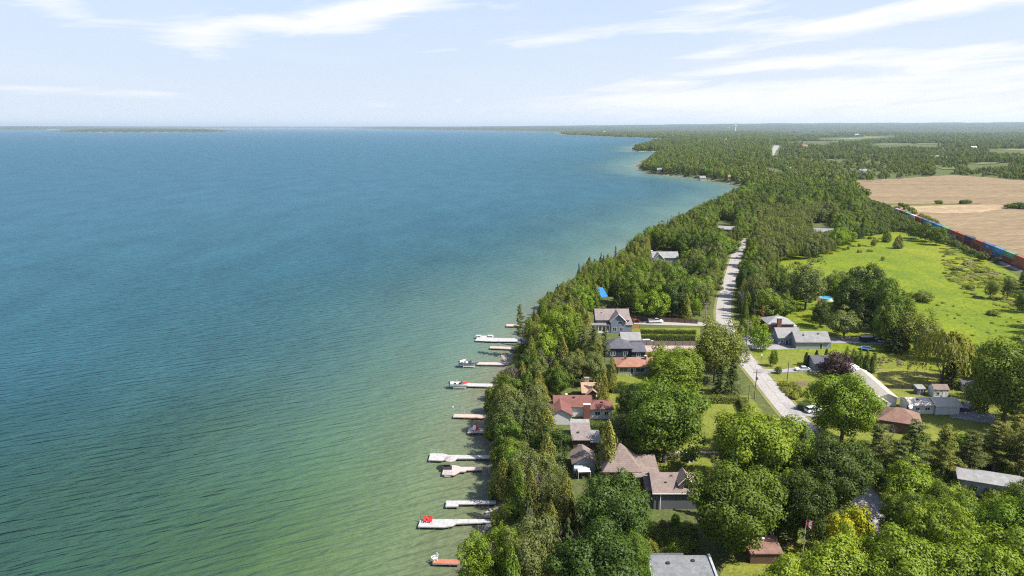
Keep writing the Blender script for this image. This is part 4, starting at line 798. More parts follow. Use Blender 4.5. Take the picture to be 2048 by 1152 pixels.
for _ in range(420):
    i_ = gs.uniform(0, len(shore)-1.001); a_, c_ = shore[int(i_)], shore[int(i_)+1]; f_ = i_-int(i_); x, y = a_+(c_-a_)*f_
    if 95 < y < 700 and x > -20: sb_.append((x+gs.uniform(.2, 3.5), y+gs.uniform(-2, 2), .2, gs.uniform(2.5, 5), gs.uniform(1.8, 4.2), 'shrub', gs.choice(['maple', 'shrub', 'brush', 'shrub'])))
brush += [b_ for b_ in sb_ if not blocks(b_[0], b_[1], b_[3]*.6, b_[4]*.7, .4)]
print('shore bushes', len(brush))
brush = [b_ for b_ in brush if ok_base(b_[0], b_[1]) or True]
print('woods', len(pts_l), 'brush', len(brush))
def instancer(name, plist, kindlabel):
    combos = sorted({(p[5], p[6]) for p in plist}); vmap = {}
    for c_ in combos:
        for vi in range(len(KIND[c_]['v'])): vmap.setdefault(c_, []).append(vi)
    srcs = []; idx = []; me = bpy.data.meshes.new(name); n = len(plist)
    me.vertices.add(n); me.vertices.foreach_set('co', np.array([p[:3] for p in plist], dtype=np.float32).ravel())
    lut = {}
    for c_ in combos:
        for vi in vmap[c_]: lut[(c_, vi)] = len(srcs); srcs.append((c_, vi))
    g = random.Random(3); scl = np.zeros((n, 3), np.float32); rot = np.zeros((n, 3), np.float32)
    for i, p in enumerate(plist):
        c_ = (p[5], p[6]); vi = g.choice(vmap[c_]); idx.append(lut[(c_, vi)]); sz = KIND[c_]['size']; s0 = p[3]/sz[0]; scl[i] = (s0, s0*g.uniform(.85, 1.15), p[4]/sz[1]); rot[i, 2] = g.uniform(0, 6.28)
    a = me.attributes.new('pick', 'INT', 'POINT'); a.data.foreach_set('value', np.array(idx, dtype=np.int32))
    a = me.attributes.new('scl', 'FLOAT_VECTOR', 'POINT'); a.data.foreach_set('vector', scl.ravel())
    a = me.attributes.new('rot', 'FLOAT_VECTOR', 'POINT'); a.data.foreach_set('vector', rot.ravel())
    o = bpy.data.objects.new(name, me); link(o); tag(o, kind='stuff')
    ng = bpy.data.node_groups.new(name, 'GeometryNodeTree'); ng.interface.new_socket('Geometry', in_out='INPUT', socket_type='NodeSocketGeometry'); ng.interface.new_socket('Geometry', in_out='OUTPUT', socket_type='NodeSocketGeometry')
    gi = ng.nodes.new('NodeGroupInput'); go = ng.nodes.new('NodeGroupOutput'); jn = ng.nodes.new('GeometryNodeJoinGeometry')
    def na(nm, ty):
        x = ng.nodes.new('GeometryNodeInputNamedAttribute'); x.data_type = ty; x.inputs[0].default_value = nm; return x
    pk, sc_, ro = na('pick', 'INT'), na('scl', 'FLOAT_VECTOR'), na('rot', 'FLOAT_VECTOR')
    for k, (c_, vi) in enumerate(srcs):
        so = SRC.get((c_[0], c_[1], vi))
        if so is None:                     # none of this kind stands near: take its nearest relative's mesh
            so = next((SRC[q] for q in SRC if q[0] == c_[0] and q[1] == c_[1]), None) or next((SRC[q] for q in SRC if q[0] == c_[0]), None)
        if so is None: print('NO SOURCE', c_, vi); continue
        cmp_ = ng.nodes.new('FunctionNodeCompare'); cmp_.data_type = 'INT'; cmp_.operation = 'EQUAL'; cmp_.inputs[3].default_value = k; L(ng, pk.outputs[0], cmp_.inputs[2])
        ip = ng.nodes.new('GeometryNodeInstanceOnPoints'); oi = ng.nodes.new('GeometryNodeObjectInfo'); oi.inputs['Object'].default_value = so; oi.inputs['As Instance'].default_value = True; oi.transform_space = 'ORIGINAL'
        L(ng, gi.outputs[0], ip.inputs['Points']); L(ng, cmp_.outputs[0], ip.inputs['Selection']); L(ng, oi.outputs['Geometry'], ip.inputs['Instance']); L(ng, ro.outputs[0], ip.inputs['Rotation']); L(ng, sc_.outputs[0], ip.inputs['Scale'])
        L(ng, ip.outputs[0], jn.inputs[0])
    L(ng, jn.outputs[0], go.inputs[0]); md = o.modifiers.new('repeat', 'NODES'); md.node_group = ng; return o
# a few trees of the far kinds stand alone at the field edges: they lend their crowns to the woods
lone = [('far', 'maple', 0, (1733, 396)), ('far', 'maple', 1, (1712, 383)), ('far', 'ash', 0, (1700, 372)), ('far', 'ash', 1, (1722, 390)), ('far', 'dark', 0, (1672, 366)), ('far', 'dark', 1, (1640, 372)), ('far', 'grey', 0, (1760, 360)),
        ('far', 'grey', 1, (1800, 357)), ('far', 'bright', 0, (1690, 380)), ('far', 'bright', 1, (1740, 362)), ('farcone', 'spruce', 0, (1655, 378)), ('farcone', 'cedar', 0, (1665, 384))]
wh = {'far': 'broad', 'farcone': 'pointed'}; pos_n = ['at the top left corner of the ploughed field', 'just below the field corner', 'left of the field corner', 'on the field edge nearest the railway', 'by the far cottages', 'left of the far cottages', 'at the head of the ploughed field', 'on the far edge of the ploughed field',
        'below the far cottages', 'between the far cottages and the field', 'behind the poplars', 'in the belt left of the field']
for (kd, m_, vi, q), pn in zip(lone, pos_n):
    b_ = P(*q); cnt[(kd, m_)] = vi
    plant(dict(kind=kd, m=m_, x=b_.x, y=b_.y, w=10 if kd == 'far' else 6, h=11 if kd == 'far' else 13, z=2.9, hint=f'{CN[m_]} {wh[kd]} tree standing {pn}', px=q[0]), 'trees by the ploughed field')
sb = [('brush', 0, (1990, 560)), ('brush', 1, (1960, 545)), ('silver', 0, (1935, 530)), ('silver', 1, (1915, 540)), ('shrub', 0, (1985, 630)), ('shrub', 1, (1938, 578)), ('maple', 0, (1935, 407)), ('maple', 1, (1877, 408)), ('dark', 0, (1926, 408)), ('dark', 1, (2040, 417))]
sl = ['pale green brush clump beside the last wagons', 'wide pale brush clump in the middle of the scrub', 'silver brush nearest the train', 'silver brush at the meadow side of the scrub', 'small dark shrub in the right of the meadow', 'low shrubs in a row in the meadow', 'larger green bush on the strip across the field',
      'lone bush on the strip across the field', 'smaller bush on the strip across the field', 'wide dark thicket in the field at the right edge']
for (m_, vi, q), lb in zip(sb, sl):
    b_ = P(*q); cnt[('shrub', m_)] = vi; big = 'thicket' in lb; far_ = q[1] < 420
    plant(dict(kind='shrub', m=m_, x=b_.x, y=b_.y, w=22 if big else 7 if far_ else 5, h=5.5 if big else 4 if far_ else 2.2, z=2.9, hint=lb, px=q[0]), 'bushes in the open fields')
instancer('woodland', pts_l, 0); instancer('undergrowth', brush, 0)
# ------------------------------------------------------------------ buildings
GLASS = mat('window glass', (.035, .045, .055), .12, spec=.8, var=.05); WHITE = mat('white trim', (.72, .71, .68), .6, var=.05); DARKT = mat('dark trim', (.05, .045, .045), .6)
BRICK = mat_shingle('red brick', (.19, .085, .062), .12); STONE = mat('stone chimney', (.38, .30, .25), .9, scale=3, var=.25, bump=.5, bscale=5)
def house(name, label, p, rz=0, cat='house', group='lakeside houses'):
    q = P(*p) if len(p) == 2 else P(*p); return empty(name, (q.x, q.y, 2.98), R(rz), label, cat, group)
def wing(h, x0, y0, x1, y1, hw, rise, wallm, roofm, kind='gable', ax='x', ov=.45, z0=0, fascia=None, rname='roof'):
    """walls and a roof; x to the right, y away from the camera"""
    mb = MB(); a, b_ = z0, z0+hw
    if kind in ('hip', 'flat'): mb.box(x0, y0, a-.4 if z0 == 0 else a, x1, y1, b_)
    elif kind == 'shed': mb.prof([(y0, a-.3), (y1, a-.3), (y1, b_+rise-.05), (y0, b_-.05)], x0, x1); mb.v[-8:] = [(v[1], v[0], v[2]) for v in mb.v[-8:]]
    elif ax == 'x':
        ym = (y0+y1)/2; n0 = len(mb.v); mb.prof([(y0, a-.3), (y1, a-.3), (y1, b_-.04), (ym, b_+rise-.06), (y0, b_-.04)], x0, x1); mb.v[n0:] = [(v[1], v[0], v[2]) for v in mb.v[n0:]]
    else: xm = (x0+x1)/2; mb.prof([(x0, a-.3), (x1, a-.3), (x1, b_-.04), (xm, b_+rise-.06), (x0, b_-.04)], y0, y1)
    wo_ = mb.build('wall', wallm, h); rb = MB(); t = .16
    if kind == 'hip':
        X0, Y0, X1, Y1 = x0-ov, y0-ov, x1+ov, y1+ov; w_, d_ = X1-X0, Y1-Y0; lo = b_-.05
        if w_ > d_: r1, r2 = (X0+d_/2, (Y0+Y1)/2), (X1-d_/2, (Y0+Y1)/2)
        else: r1, r2 = ((X0+X1)/2, Y0+w_/2), ((X0+X1)/2, Y1-w_/2)
        vs = [(X0, Y0, lo), (X1, Y0, lo), (X1, Y1, lo), (X0, Y1, lo), (X0, Y0, lo+t), (X1, Y0, lo+t), (X1, Y1, lo+t), (X0, Y1, lo+t), (r1[0], r1[1], b_+rise), (r2[0], r2[1], b_+rise)]
        fs = [(3, 2, 1, 0), (0, 1, 5, 4), (1, 2, 6, 5), (2, 3, 7, 6), (3, 0, 4, 7)]
        fs += [(4, 5, 9, 8), (5, 6, 9), (6, 7, 8, 9), (7, 4, 8)] if w_ > d_ else [(4, 5, 8), (5, 6, 9, 8), (6, 7, 9), (7, 4, 8, 9)]
        rb.add(vs, fs)
    elif kind == 'flat': rb.box(x0-ov, y0-ov, b_, x1+ov, y1+ov, b_+.25)
    elif kind == 'shed':
        sl = rise/(y1-y0); pr = [(y0-ov, b_-ov*sl), (y1+ov, b_+rise+ov*sl), (y1+ov, b_+rise+ov*sl+t), (y0-ov, b_-ov*sl+t)]; rb.prof(pr, x0-ov, x1+ov); rb.v = [(v[1], v[0], v[2]) for v in rb.v]
    else:
        lo_, hi_ = (y0, y1) if ax == 'x' else (x0, x1); m_ = (lo_+hi_)/2; sl = rise/((hi_-lo_)/2); e0 = b_-ov*sl
        pr = [(lo_-ov, e0), (m_, b_+rise), (hi_+ov, e0), (hi_+ov, e0+t), (m_, b_+rise+t), (lo_-ov, e0+t)]
        for half in (0, 1):
            q = [pr[0], pr[1], pr[4], pr[5]] if half == 0 else [pr[1], pr[2], pr[3], pr[4]]
            n0 = len(rb.v)
            if ax == 'x': rb.prof(q, x0-ov, x1+ov); rb.v[n0:] = [(v[1], v[0], v[2]) for v in rb.v[n0:]]
            else: rb.prof(q, y0-ov, y1+ov)
    ro = rb.build(rname, roofm, h)
    if fascia is not None:
        fb = MB()
        if kind == 'gable' and ax == 'y':
            for s_ in (0, 1):
                q0, q1 = (pr[0], pr[1]) if s_ == 0 else (pr[2], pr[1])
                fb.bar((q0[0], y0-ov-.03, q0[1]+.06), (q1[0], y0-ov-.03, q1[1]+.06), .09, n=4)
        else: fb.box(x0-ov, y0-ov-.09, b_-.16, x1+ov, y0-ov-.02, b_+.04)
        fb.build('fascia', fascia, h)
    return wo_, ro
def win(h, x, z, w_, hh, y=0, face='f', frame=None, door=False, doorm=None):
    """a window or door on the front (f), left (l) or right (r) face at plane y"""
    f = MB(); g = MB(); s = {'f': lambda a, o, c: (a, y-o, c), 'l': lambda a, o, c: (y-o, a, c), 'r': lambda a, o, c: (y+o, a, c)}[face]
    def bx(mb, a0, o0, c0, a1, o1, c1):
        p0, p1 = s(a0, o0, c0), s(a1, o1, c1); mb.box(*[min(a, b_) for a, b_ in zip(p0, p1)], *[max(a, b_) for a, b_ in zip(p0, p1)])
    t = .09
    bx(f, x-t, -.02, z-t, x+w_+t, .05, z); bx(f, x-t, -.02, z+hh, x+w_+t, .05, z+hh+t); bx(f, x-t, -.02, z, x, .05, z+hh); bx(f, x+w_, -.02, z, x+w_+t, .05, z+hh)
    if not door and w_ > .9: bx(f, x+w_/2-.03, -.02, z, x+w_/2+.03, .045, z+hh)
    fo = f.build('door' if door else 'window', frame or WHITE, h); bx(g, x, -.02, z, x+w_, .025, z+hh); g.build('panel' if door else 'pane', (doorm or GLASS) if door else GLASS, fo)
def box_part(h, name, a, m, bevel=0): return MB().box(*a).build(name, m, h, bevel)
def chimney(h, x, y, z0, z1, w_=.9, d_=.6, m=None, cap=None):
    c = box_part(h, 'chimney', (x-w_/2, y-d_/2, z0, x+w_/2, y+d_/2, z1), m or BRICK); MB().box(x-w_/2-.1, y-d_/2-.1, z1, x+w_/2+.1, y+d_/2+.1, z1+.15).build('chimney_cap', cap or WHITE, c)
SG = lambda n, c: mat_shingle(n, c)
R_TAUPE = SG('taupe shingles', (.235, .195, .180)); R_CHAR = SG('charcoal shingles', (.105, .105, .12)); R_RUST = SG('rust brown shingles', (.31, .165, .110)); R_TAN = SG('tan shingles', (.40, .27, .18)); R_RED = SG('brick red shingles', (.185, .085, .070))
R_LGREY = SG('light grey shingles', (.27, .265, .255)); R_GREY = SG('mid grey shingles', (.245, .24, .232)); R_BROWN = SG('brown shingles', (.225, .175, .150)); R_SLATE = SG('slate grey shingles', (.19, .195, .20)); R_CREAM = mat('cream metal roof', (.46, .41, .33), .5, scale=.6, var=.06); R_BROWN2 = SG('red brown shingles', (.22, .135, .10))
W_BLUE = mat_siding('blue grey siding', (.17, .20, .25)); W_NAVY = mat_siding('navy siding', (.035, .045, .065)); W_SAGE = mat_siding('sage siding', (.27, .31, .30)); W_WHITE = mat_siding('white siding', (.56, .56, .54), dark=.88); W_BROWN = mat_siding('dark brown boards', (.12, .07, .05)); W_GREY = mat_siding('grey siding', (.26, .28, .28))
W_DKGREY = mat_siding('dark grey boards', (.11, .115, .12), vertical=True); W_CREAM = mat_siding('cream siding', (.55, .50, .42)); WOODF = mat_siding('brown fence boards', (.30, .17, .10), .15, True, .7); GREYF = mat_siding('weathered fence boards', (.20, .165, .14), .15, True, .7); DECKW = mat_siding('deck planks', (.34, .22, .16), .14, True, .8); ORANGEF = mat_siding('new cedar boards', (.42, .20, .09), .15, True, .75)

h = house('gabled_house', 'blue-grey gabled house with a taupe roof and a white-framed sunroom on its left', (1193, 664))
wing(h, 0, 1.5, 12.6, 9.5, 4.7, 3.0, W_BLUE, R_TAUPE); wing(h, 5.2, -1.6, 10.8, 5.0, 4.9, 2.7, W_BLUE, R_TAUPE, ax='y', fascia=WHITE); wing(h, 10.95, -.4, 13.6, 5.0, 3.0, 1.4, W_BLUE, R_TAUPE, 'shed', ov=.3)
win(h, 7.9, 3.4, 1.5, 1.3, -1.6); win(h, 6.0, .9, 1.4, 1.5, -1.6); win(h, 8.6, .9, 1.2, 1.5, -1.6)
s_ = box_part(h, 'sunroom', (-3.6, -1.2, -.3, 4.9, 1.45, 3.1), WHITE); box_part(s_, 'sunroom_roof', (-3.9, -1.5, 3.1, 5.15, 1.48, 3.28), R_TAUPE)
for i in range(6): MB().box(-3.35+i*1.38, -1.25, 1.0, -2.35+i*1.38, -1.17, 2.7).build('pane', GLASS, s_)
box_part(h, 'side_wall', (-.05, 1.2, -.2, 0, 9.0, 3.3), DARKT)
h = house('garage', 'small detached garage with a light grey roof behind the clipped hedge', (1243.5, 690), cat='garage'); wing(h, 0, 0, 6.6, 5.0, 2.1, 1.9, W_CREAM, R_LGREY); win(h, 3.9, .1, .9, 1.9, 0, door=True)
h = house('black_house', 'navy-black bungalow with a charcoal hipped roof and lower right wing', (1212, 715)); wing(h, 0, 0, 8.8, 7.5, 3.3, 2.5, W_NAVY, R_CHAR, 'hip'); wing(h, 8.9, -1.2, 13.2, 4.5, 2.5, 1.2, W_NAVY, R_CHAR, 'shed', ov=.35); win(h, 1.6, .8, .6, 1.5, 0); win(h, 2.5, .8, .6, 1.5, 0); win(h, 5.9, .6, 1.3, 1.6, 0); win(h, 10.2, .8, 1.2, 1.2, -1.2)
h = house('sage_bungalow', 'sage bungalow under a rust-brown hipped roof with a small brick chimney', (1236, 749)); wing(h, 0, 0, 13.6, 8.0, 2.7, 1.8, W_SAGE, R_RUST, 'hip', ov=.6); win(h, .5, .9, 2.5, 1.4, 0); win(h, 3.9, .05, .95, 2.1, 0, door=True, doorm=W_NAVY); win(h, 5.6, .9, 2.8, 1.4, 0); win(h, 9.8, .9, 1.6, 1.2, 0)
chimney(h, 9.1, 3.0, 3.3, 5.2, .6, .5); chimney(h, 2.7, 3.6, 3.6, 4.6, .35, .35, DARKT, DARKT); box_part(h, 'steps', (3.7, -1.4, -.2, 5.1, -.05, .25), CONC)
h = house('tan_cabin', 'small dark brown cabin with a tan roof and stone chimney', (1166, 803), group=None, cat='cabin'); wing(h, 0, .6, 5.0, 6.5, 2.7, 1.7, W_BROWN, R_TAN); wing(h, 1.0, -.6, 4.3, 3.2, 2.5, 1.3, W_BROWN, R_TAN, ax='y', ov=.4); chimney(h, 1.4, 4.2, 3.2, 5.6, 1.3, .8, STONE, STONE); win(h, 1.5, .8, .8, .9, -.6)
MB().lathe([(.05, 0), (.38, .12), (.42, .2)], n=10).build('satellite_dish', WHITE, h).matrix_local = Matrix.Translation((3.9, -.95, 2.1))@Matrix.Rotation(R(65), 4, 'X')
h = house('red_roofed_bungalow', 'white brick bungalow with a brick-red roof and a broad brick chimney', (1172, 838)); wing(h, 0, 0, 7.0, 6.0, 2.9, 1.4, W_WHITE, R_RED, 'hip', ov=.5); wing(h, -8.3, 1.6, 1.4, 8.2, 3.1, 1.7, W_WHITE, R_RED, ov=.5, rname='roof'); wing(h, -9.8, -3.6, -4.2, 4.2, 2.8, 1.5, W_WHITE, R_RED, 'gable', 'y', ov=.4); chimney(h, .1, -.42, -.2, 4.4, 1.7, .75, BRICK); win(h, 2.4, 1.1, 1.3, 1.1, 0); win(h, 5.0, 1.1, 1.0, 1.1, 0)
chimney(h, -5.0, 5.2, 4.2, 5.0, .4, .4, WHITE)
h = house('grey_brown_cottage', 'long cottage with pale grey and taupe roofs stepping down beside the tall olive cedar', (1146, 905)); wing(h, .3, 6.3, 4.4, 11.2, 3.3, 1.4, W_CREAM, R_LGREY, 'gable', 'x', ov=.4); wing(h, 0, 0, 4.2, 6.1, 3.4, 1.2, W_BROWN, R_TAUPE, 'shed', ov=.4); wing(h, 4.35, .2, 6.5, 4.5, 2.6, .9, W_BROWN, R_GREY, 'shed', ov=.3); win(h, 1.2, 1.0, 1.1, 1.1, 0)
h = house('cottage', 'grey-brown gabled cottage directly above the white canopy', (1147, 948)); wing(h, 0, 0, 4.8, 5.4, 2.9, 1.5, W_GREY, R_BROWN, 'gable', 'y', ov=.5); box_part(h, 'porch_roof', (.0, -2.0, 2.3, 2.7, -.52, 2.42), mat('pale blue awning', (.42, .47, .55), .6)); win(h, .9, .9, 1.2, 1.2, 0)
can = empty('canopy_tent', P(1167, 957), R(4), 'white canopy tent on a patio in front of the grey-brown cottage', 'canopy')
MB().add([(-1.4, -1, 2.2), (1.4, -1, 2.2), (1.4, 1, 2.2), (-1.4, 1, 2.2), (0, 0, 2.9), (-1.4, -1, 2.1), (1.4, -1, 2.1), (1.4, 1, 2.1), (-1.4, 1, 2.1)], [(0, 1, 4), (1, 2, 4), (2, 3, 4), (3, 0, 4), (0, 5, 6, 1), (1, 6, 7, 2), (2, 7, 8, 3), (3, 8, 5, 0)]).build('cover', WHITE, can)
for sx_ in (-1, 1):
    for sy_ in (-1, 1): MB().bar((sx_*1.35, sy_*.95, 0), (sx_*1.35, sy_*.95, 2.15), .04).build('leg', WHITE, can)
h = house('brown_house', 'large brown-roofed house with a pyramid roof, a dormer and dark walls', (1208, 972)); wing(h, 0, 0, 7.6, 7.4, 3.6, 4.9, W_BROWN, R_BROWN, 'hip', ov=.5); wing(h, 6.2, -1.4, 11.6, 4.8, 3.1, 1.6, W_BROWN, R_BROWN, 'shed', ov=.35); chimney(h, 2.6, 2.1, 3.6, 6.0, .4, .4, WHITE)
wing(h, 9.0, -9.4, 17.6, -2.0, 3.9, 2.4, W_DKGREY, R_BROWN, 'gable', 'x', ov=.45, fascia=WHITE)
d_ = MB(); dm = wing(h, 14.2, -8.9, 16.9, -5.6, 1.5, 1.5, W_BROWN, R_BROWN, 'gable', 'y', ov=.35, z0=4.2, fascia=WHITE, rname='dormer_roof'); win(h, 15.1, 4.55, .95, .95, -8.9)
box_part(h, 'corner_post', (10.2, -9.7, 0, 10.35, -9.55, 3.9), WHITE)
wing(h, 8.0, -7.6, 8.9, -3.0, 3.3, .5, W_DKGREY, R_BROWN, 'shed', ov=.2)
h = house('slate_roofed_house', 'house cut by the bottom edge with a slate grey roof and pale edge boards', (1312, 1217)); wing(h, 0, 0, 10.4, 7.4, 3.6, .9, W_GREY, R_SLATE, 'shed', ov=.2); wing(h, -1.6, 7.6, 6.4, 9.4, 3.3, .3, W_DKGREY, R_CHAR, 'shed', ov=.15)
for xx in (-.42, 10.22): box_part(h, 'edge_board', (xx, -.3, 4.0, xx+.4, -.2, 4.2), WHITE)
rb = MB(); [rb.add([(x0, -.2, 3.72), (x0+.4, -.2, 3.72), (x0+.4, 7.6, 4.72), (x0, 7.6, 4.72), (x0, -.2, 3.95), (x0+.4, -.2, 3.95), (x0+.4, 7.6, 4.95), (x0, 7.6, 4.95)], [(0, 3, 2, 1), (4, 5, 6, 7), (0, 1, 5, 4), (1, 2, 6, 5), (2, 3, 7, 6), (3, 0, 4, 7)]) for x0 in (-.45, 10.25)]; rb.build('roof_edge', mat('pale metal edge', (.40, .42, .43), .5), h)
h = house('shed', 'low shed with a flat reddish-brown roof on the bottom lawn', (1500, 1128), cat='shed', group=None); wing(h, 0, 0, 5.6, 4.0, 2.2, .7, W_BROWN, SG('reddish brown shingles', (.24, .145, .115)), 'shed', ov=.25); chimney(h, 3.2, 3.0, 2.6, 3.2, .25, .25, WHITE)
h = house('long_grey_house', 'long grey house with a double garage and a brick-ended upper roof right of the road', (1592, 698)); wing(h, 0, 0, 11.6, 7.0, 2.9, 2.6, W_GREY, R_GREY, 'gable', 'x', ov=.5); wing(h, -4.6, 4.6, 3.2, 12.0, 3.0, 2.4, W_BLUE, R_GREY, 'gable', 'x', ov=.5); wing(h, -4.8, 14.6, 4.6, 22.5, 5.0, 2.2, BRICK, R_LGREY, 'hip', ov=.5); chimney(h, -1.3, 13.6, 3.0, 7.6, 1.5, .9)
win(h, 8.4, .05, .8, 2.0, 0, door=True, doorm=DARKT); win(h, -3.8, .9, 1.0, 1.3, 4.6); win(h, -2.0, .05, 1.0, 2.1, 4.6, door=True); box_part(h, 'step', (4.7, 17, -.1, 7.0, 20, 3.6), W_CREAM)
wing(h, 11.75, 1.2, 12.9, 5.8, 2.3, .3, W_BLUE, R_GREY, 'shed', ov=.15)
h = house('small_grey_house', 'small grey house half hidden by the purple plum', (1628, 742)); wing(h, 0, 0, 5.5, 7.0, 2.5, 1.6, W_GREY, R_CHAR, 'gable', 'x', ov=.35); win(h, 1.0, .8, 1.2, 1.2, 0); win(h, 3.2, .05, .9, 2.0, 0, door=True)
h = house('long_bungalow', 'long bungalow with a cream metal roof running diagonally behind the bright maple', (1752, 815), rz=-52); 
q0 = P(1712, 762); q1 = P(1765, 812); dd = (q1-q0); h.location = (q0.x, q0.y, 2.98); h.rotation_euler = (0, 0, math.atan2(dd.y, dd.x)); ln = dd.length
wing(h, 0, -1.5, ln, 3.6, 2.7, 1.1, W_WHITE, R_CREAM, 'gable', 'x', ov=.4); win(h, 2, 1, 1.4, 1, -1.5); win(h, 6, 1, 1.4, 1, -1.5); win(h, ln-4, 1, 1.2, 1, -1.5)
h = house('white_gabled_annex', 'white gabled annex with a cream roof just above the brown hipped roof', (1737, 822)); wing(h, 0, 0, 5.0, 4.0, 2.6, 1.3, W_WHITE, R_CREAM, 'gable', 'y', ov=.45); win(h, 1.8, 1.0, 1.1, 1.0, 0)
h = house('brown_roofed_house', 'house with a red-brown hipped roof behind the bare grey tree', (1756, 860), rz=-24); wing(h, 0, 0, 9.4, 8.0, 3.0, 2.6, W_BROWN, R_BROWN2, 'hip', ov=.5); win(h, 2, .9, 1.3, 1.1, 0)
h = house('white_bungalow', 'white bungalow with two cream roof sections facing the camera', (1820, 828)); wing(h, 0, 0, 6.4, 5.4, 2.7, .95, W_WHITE, R_CREAM, 'gable', 'x', ov=.45); wing(h, 6.6, -.5, 13.1, 5.0, 2.8, 1.0, W_WHITE, R_CREAM, 'gable', 'x', ov=.45, fascia=WHITE)
win(h, 1.4, 1.2, 1.0, .7, 0); win(h, 4.0, 1.2, 1.2, .8, 0); chimney(h, 9.6, 2.6, 3.6, 4.2, .3, .3, WHITE); win(h, .8, .05, .9, 2.0, -.005, 'l', door=True, doorm=W_NAVY)
MB().lathe([(.05, 0), (.55, .18), (.6, .25)], n=12).build('satellite_dish', WHITE, h).matrix_local = Matrix.Translation((-.6, -.6, 2.4))@Matrix.Rotation(R(60), 4, 'X')
h = house('garden_shed', 'small grey-green garden shed with a pale roof on the lawn', (1834, 790), cat='shed', group='garden sheds'); wing(h, 0, 0, 2.3, 2.0, 1.9, .45, W_DKGREY, R_LGREY, 'shed', ov=.15)
win(h, .8, .05, .8, 1.6, 0, door=True, doorm=DARKT)
h = house('garden_shed', 'white garden shed with a brown gabled roof behind the white bungalow', (1866, 795), rz=-4, cat='shed', group='garden sheds'); wing(h, 0, 0, 4.2, 3.2, 2.5, 1.0, W_WHITE, R_BROWN, 'gable', 'x', ov=.15); win(h, .9, .9, .7, .8, 0); win(h, 2.6, .05, .8, 1.9, 0, door=True, doorm=WHITE)
h = house('garden_shed', 'dark-roofed shed tilted away beside the tall edge ash', (1925, 783), rz=-18, cat='shed', group='garden sheds'); wing(h, 0, 0, 3.8, 3.2, 2.0, .6, W_CREAM, R_CHAR, 'shed', ov=.3); win(h, 1.6, .05, .8, 1.7, 0, door=True, doorm=WHITE)
h = house('garden_shed', 'small white shed by the shaded lawn left of the light green maple', (1375, 926), cat='shed', group='garden sheds'); wing(h, 0, 0, 1.5, 1.6, 1.5, .4, W_WHITE, R_GREY, 'gable', 'y', ov=.1); win(h, .4, .05, .6, 1.3, 0, door=True, doorm=WHITE)
h = house('light_roofed_house', 'house with a long light grey roof set at an angle in the lower right trees', (1914, 985), rz=-22); wing(h, 0, 0, 12.0, 5.6, 3.4, 1.0, W_GREY, R_LGREY, 'gable', 'x', ov=.4); win(h, 2, 1.0, 1.6, 1.1, 0)
h = house('woodland_house', 'house with a pale grey gabled roof deep in the woods left of the road', (1306, 530)); wing(h, 0, 1.5, 14.5, 8.5, 4.2, 2.6, W_SAGE, R_LGREY, 'gable', 'x', ov=.5); wing(h, .3, -1.2, 5.6, 4, 4.0, 2.8, W_SAGE, R_LGREY, 'gable', 'y', ov=.5, fascia=WHITE)
win(h, 1.5, 1.5, 2.6, 1.6, -1.2); chimney(h, -.3, 4, 0, 7.5, 1.0, 1.0, WHITE)
h = house('woodland_house', 'house with a dark window wall and grey roof above the top of the road', (1437, 470), rz=-20); wing(h, 0, 0, 13.5, 8, 4.6, 1.6, W_BROWN, R_LGREY, 'gable', 'x', ov=.6); win(h, 1.5, 1.5, 2.6, 1.6, 0); win(h, 6.5, 1.5, 2.6, 1.6, 0)
h = house('woodland_house', 'house with a cream wall and grey roof right of the poplar grove', (1629, 474), rz=-12); wing(h, 0, 0, 13, 8, 3.6, 2.2, W_CREAM, R_GREY, 'gable', 'x', ov=.5); win(h, 2, 1.2, 1.6, 1.4, 0); win(h, 7, 1.2, 1.6, 1.4, 0)
h = house('woodland_house', 'grey roof barely showing among trees left of the bend in the woods', (1262, 560)); wing(h, 0, 0, 8, 7, 4.6, 2.0, W_GREY, R_GREY, 'hip', ov=.4)
# far houses, a few pixels each
for nm, vx in (('gabled_house', ((2.2, 4.0, 6.6), (4.0, 6.4, 7.7))), ('sage_bungalow', ((5.2, 4.6, 4.5),)), ('brown_house', ((11.6, -7.6, 5.1), (13.0, -6.3, 5.9))), ('long_grey_house', ((3.0, 2.0, 4.6), (8.4, 2.4, 4.9))), ('red_roofed_bungalow', ((4.4, 2.0, 4.0), (-3.0, 4.0, 4.6))), ('grey_brown_cottage', ((1.4, 2.4, 4.1),)), ('white_bungalow', ((2.6, 1.8, 3.5),)), ('slate_roofed_house', ((3.0, 5.6, 4.5), (7.4, 6.2, 4.55)))):
    for (x_, y_, z_) in vx:
        v_ = MB(); v_.box(x_-.22, y_-.22, z_-.7, x_+.22, y_+.22, z_+.12); v_.box(x_-.28, y_-.28, z_+.12, x_+.28, y_+.28, z_+.2); v_.build('roof_vent', DARKT, bpy.data.objects[nm])
